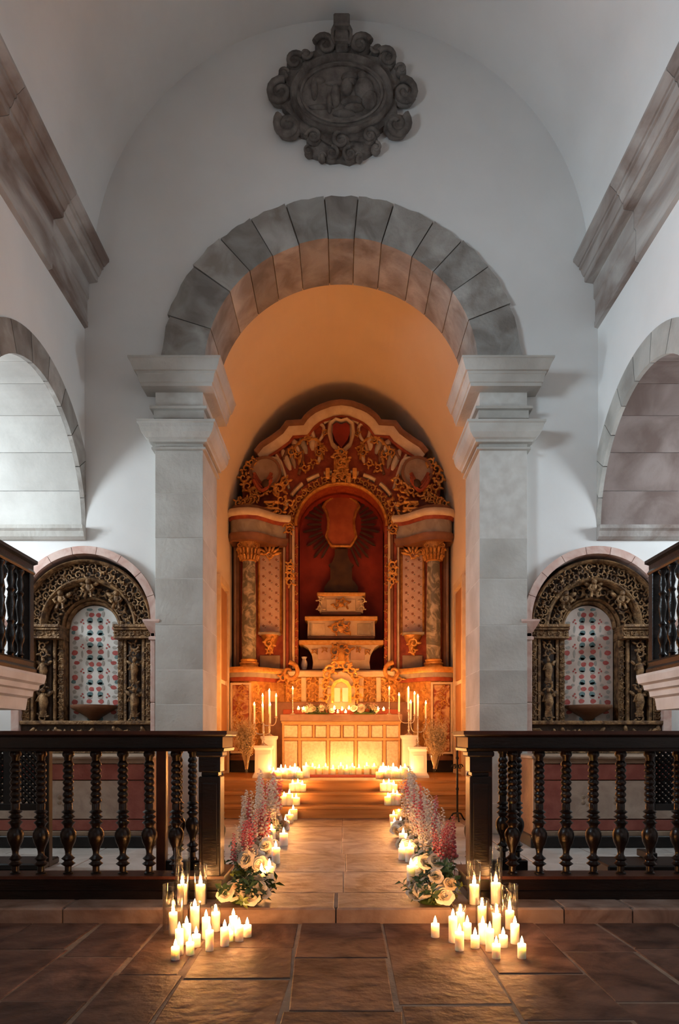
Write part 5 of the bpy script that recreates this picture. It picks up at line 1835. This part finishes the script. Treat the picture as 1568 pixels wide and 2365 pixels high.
GF = 'flower arrangements lining the aisle'
arrangement('low mound of white roses and dark leaves at the left end of the aisle', GF, (-.545, 3.87, 0), .115, .06, 1, 30, 8, 0, 0, 0, rose_z=.10, leaf_s=1.0, extra=((-.10, -.07, .07, 1.25, 0), (.035, -.075, .055, 1.3, 1), (-.04, -.06, .12, 1.0, 3), (.09, -.05, .10, .9, 0)))
arrangement('tall arrangement of coral larkspur nearest the left rail post', GF, (-.67, 4.66, 0), .09, .17, 2, 18, 12, 3, 9, 4, .66, .03, .13, rdx=.085)
arrangement('tall pale larkspur arrangement, middle of the left aisle side', GF, (-.69, 5.45, 0), .10, .26, 3, 22, 18, 13, 8, 5, .84, .04, .13, rdx=.085)
arrangement('pale larkspur arrangement farthest along the left aisle side', GF, (-.71, 6.5, 0), .09, .30, 4, 18, 13, 14, 6, 5, 1.05, .04, .12, rdx=.085)
arrangement('low mound of white roses and lilies at the right end of the aisle', GF, (.51, 3.87, 0), .095, .06, 5, 30, 9, 0, 0, 0, rose_z=.10, extra=((.06, -.07, .06, 1.35, 1), (.10, -.05, .12, 1.2, 3), (-.04, -.07, .085, 1.0, 0), (.02, -.04, .16, 1.0, 1)))
arrangement('tall arrangement of red larkspur nearest the right rail post', GF, (.69, 4.66, 0), .09, .17, 6, 18, 12, 6, 9, 4, .72, -.05, .13, rdx=-.085)
arrangement('tall pale larkspur arrangement, middle of the right aisle side', GF, (.68, 5.45, 0), .10, .26, 7, 22, 18, 13, 8, 5, .88, -.02, .13, rdx=-.085)
arrangement('pale larkspur arrangement farthest along the right aisle side', GF, (.69, 6.5, 0), .09, .30, 8, 18, 13, 14, 6, 5, 1.05, -.04, .12, rdx=-.085)
arrangement('low garland of cream roses on the left half of the altar', 'garlands on the altar', (wx(733, 10.40), 10.40, MENSA + .006), .24, .06, 9, 18, 11, 0, 0, 5, .40, 0, .085, .8, tilt=.35)
arrangement('low garland of cream roses on the right half of the altar', 'garlands on the altar', (wx(842, 10.40), 10.40, MENSA + .006), .22, .06, 10, 18, 11, 0, 0, 5, .40, 0, .085, .8, tilt=.35)

# dried flowers in trumpet vases
for px, sd, sg in ((569, 'left', -1), (1003, 'right', 1)):
    Y = 8.92
    x = wx(px, Y)
    v = thing('trumpet_vase', 'tall slim glass trumpet vase on the %s of the altar' % sd, 'vase', (x, Y, .41), 'trumpet vases by the altar')
    MB().lathe([(0, 0), (.05, 0), (.05, .006), (.012, .012), (.010, .05), (.014, .14), (.028, .22), (.055, .32), (.053, .32), (.026, .22), (.010, .14), (.0, .1)], 20).build('vase_body', 'glass', v, True)
    b = thing('dried_bouquet', 'tall cloud of dried golden sprays in the %s trumpet vase' % sd, 'flowers', (x, Y, .41 + .13), 'dried bouquets by the altar')
    q_ = random.Random(80 + sg)
    for i in range(20):
        a = q_.uniform(0, 2 * PI)
        put('flower_spray', DRIED[i % 6], b, (.008 * math.cos(a), .008 * math.sin(a), 0), rot=(q_.uniform(.0, .22), q_.uniform(-.2, .2) + sg * .04, 0), scale=q_.uniform(.95, 1.35))

# wrought-iron candle stand by the right pillar
t = thing('iron_stand', 'black wrought iron candle stand beside the right pillar', 'candle stand', (wx(1056, 7.7), 7.7, 0))
MB().lathe([(.012, .05), (.012, .35), (.02, .37), (.012, .39), (.012, .7), (.02, .72), (.012, .74), (.010, 1.0)], 10).build('pole', 'iron', t, True)
for k in range(3):
    a = 2 * PI * k / 3 - PI / 2
    MB().tube([(0, 0, .10), (.05 * math.cos(a), .05 * math.sin(a), .09), (.09 * math.cos(a), .09 * math.sin(a), .03), (.11 * math.cos(a), .11 * math.sin(a), .012)], .010, 6).build('foot', 'iron', t, True)
MB().lathe([(.01, .98), (.06, 1.0), (.065, 1.015), (.06, 1.012), (.0, .995)], 16).build('drip_tray', 'iron', t, True)
for k in range(4):
    a = PI / 2 * k + .4
    c = MB()
    spiral(c, .04, .62, .035, 0, 1.2, 1, 0, .2, 5, 12)
    put('scroll', c.mesh('iron_scroll', 'iron', True), t, (0, 0, 0), rz=a)
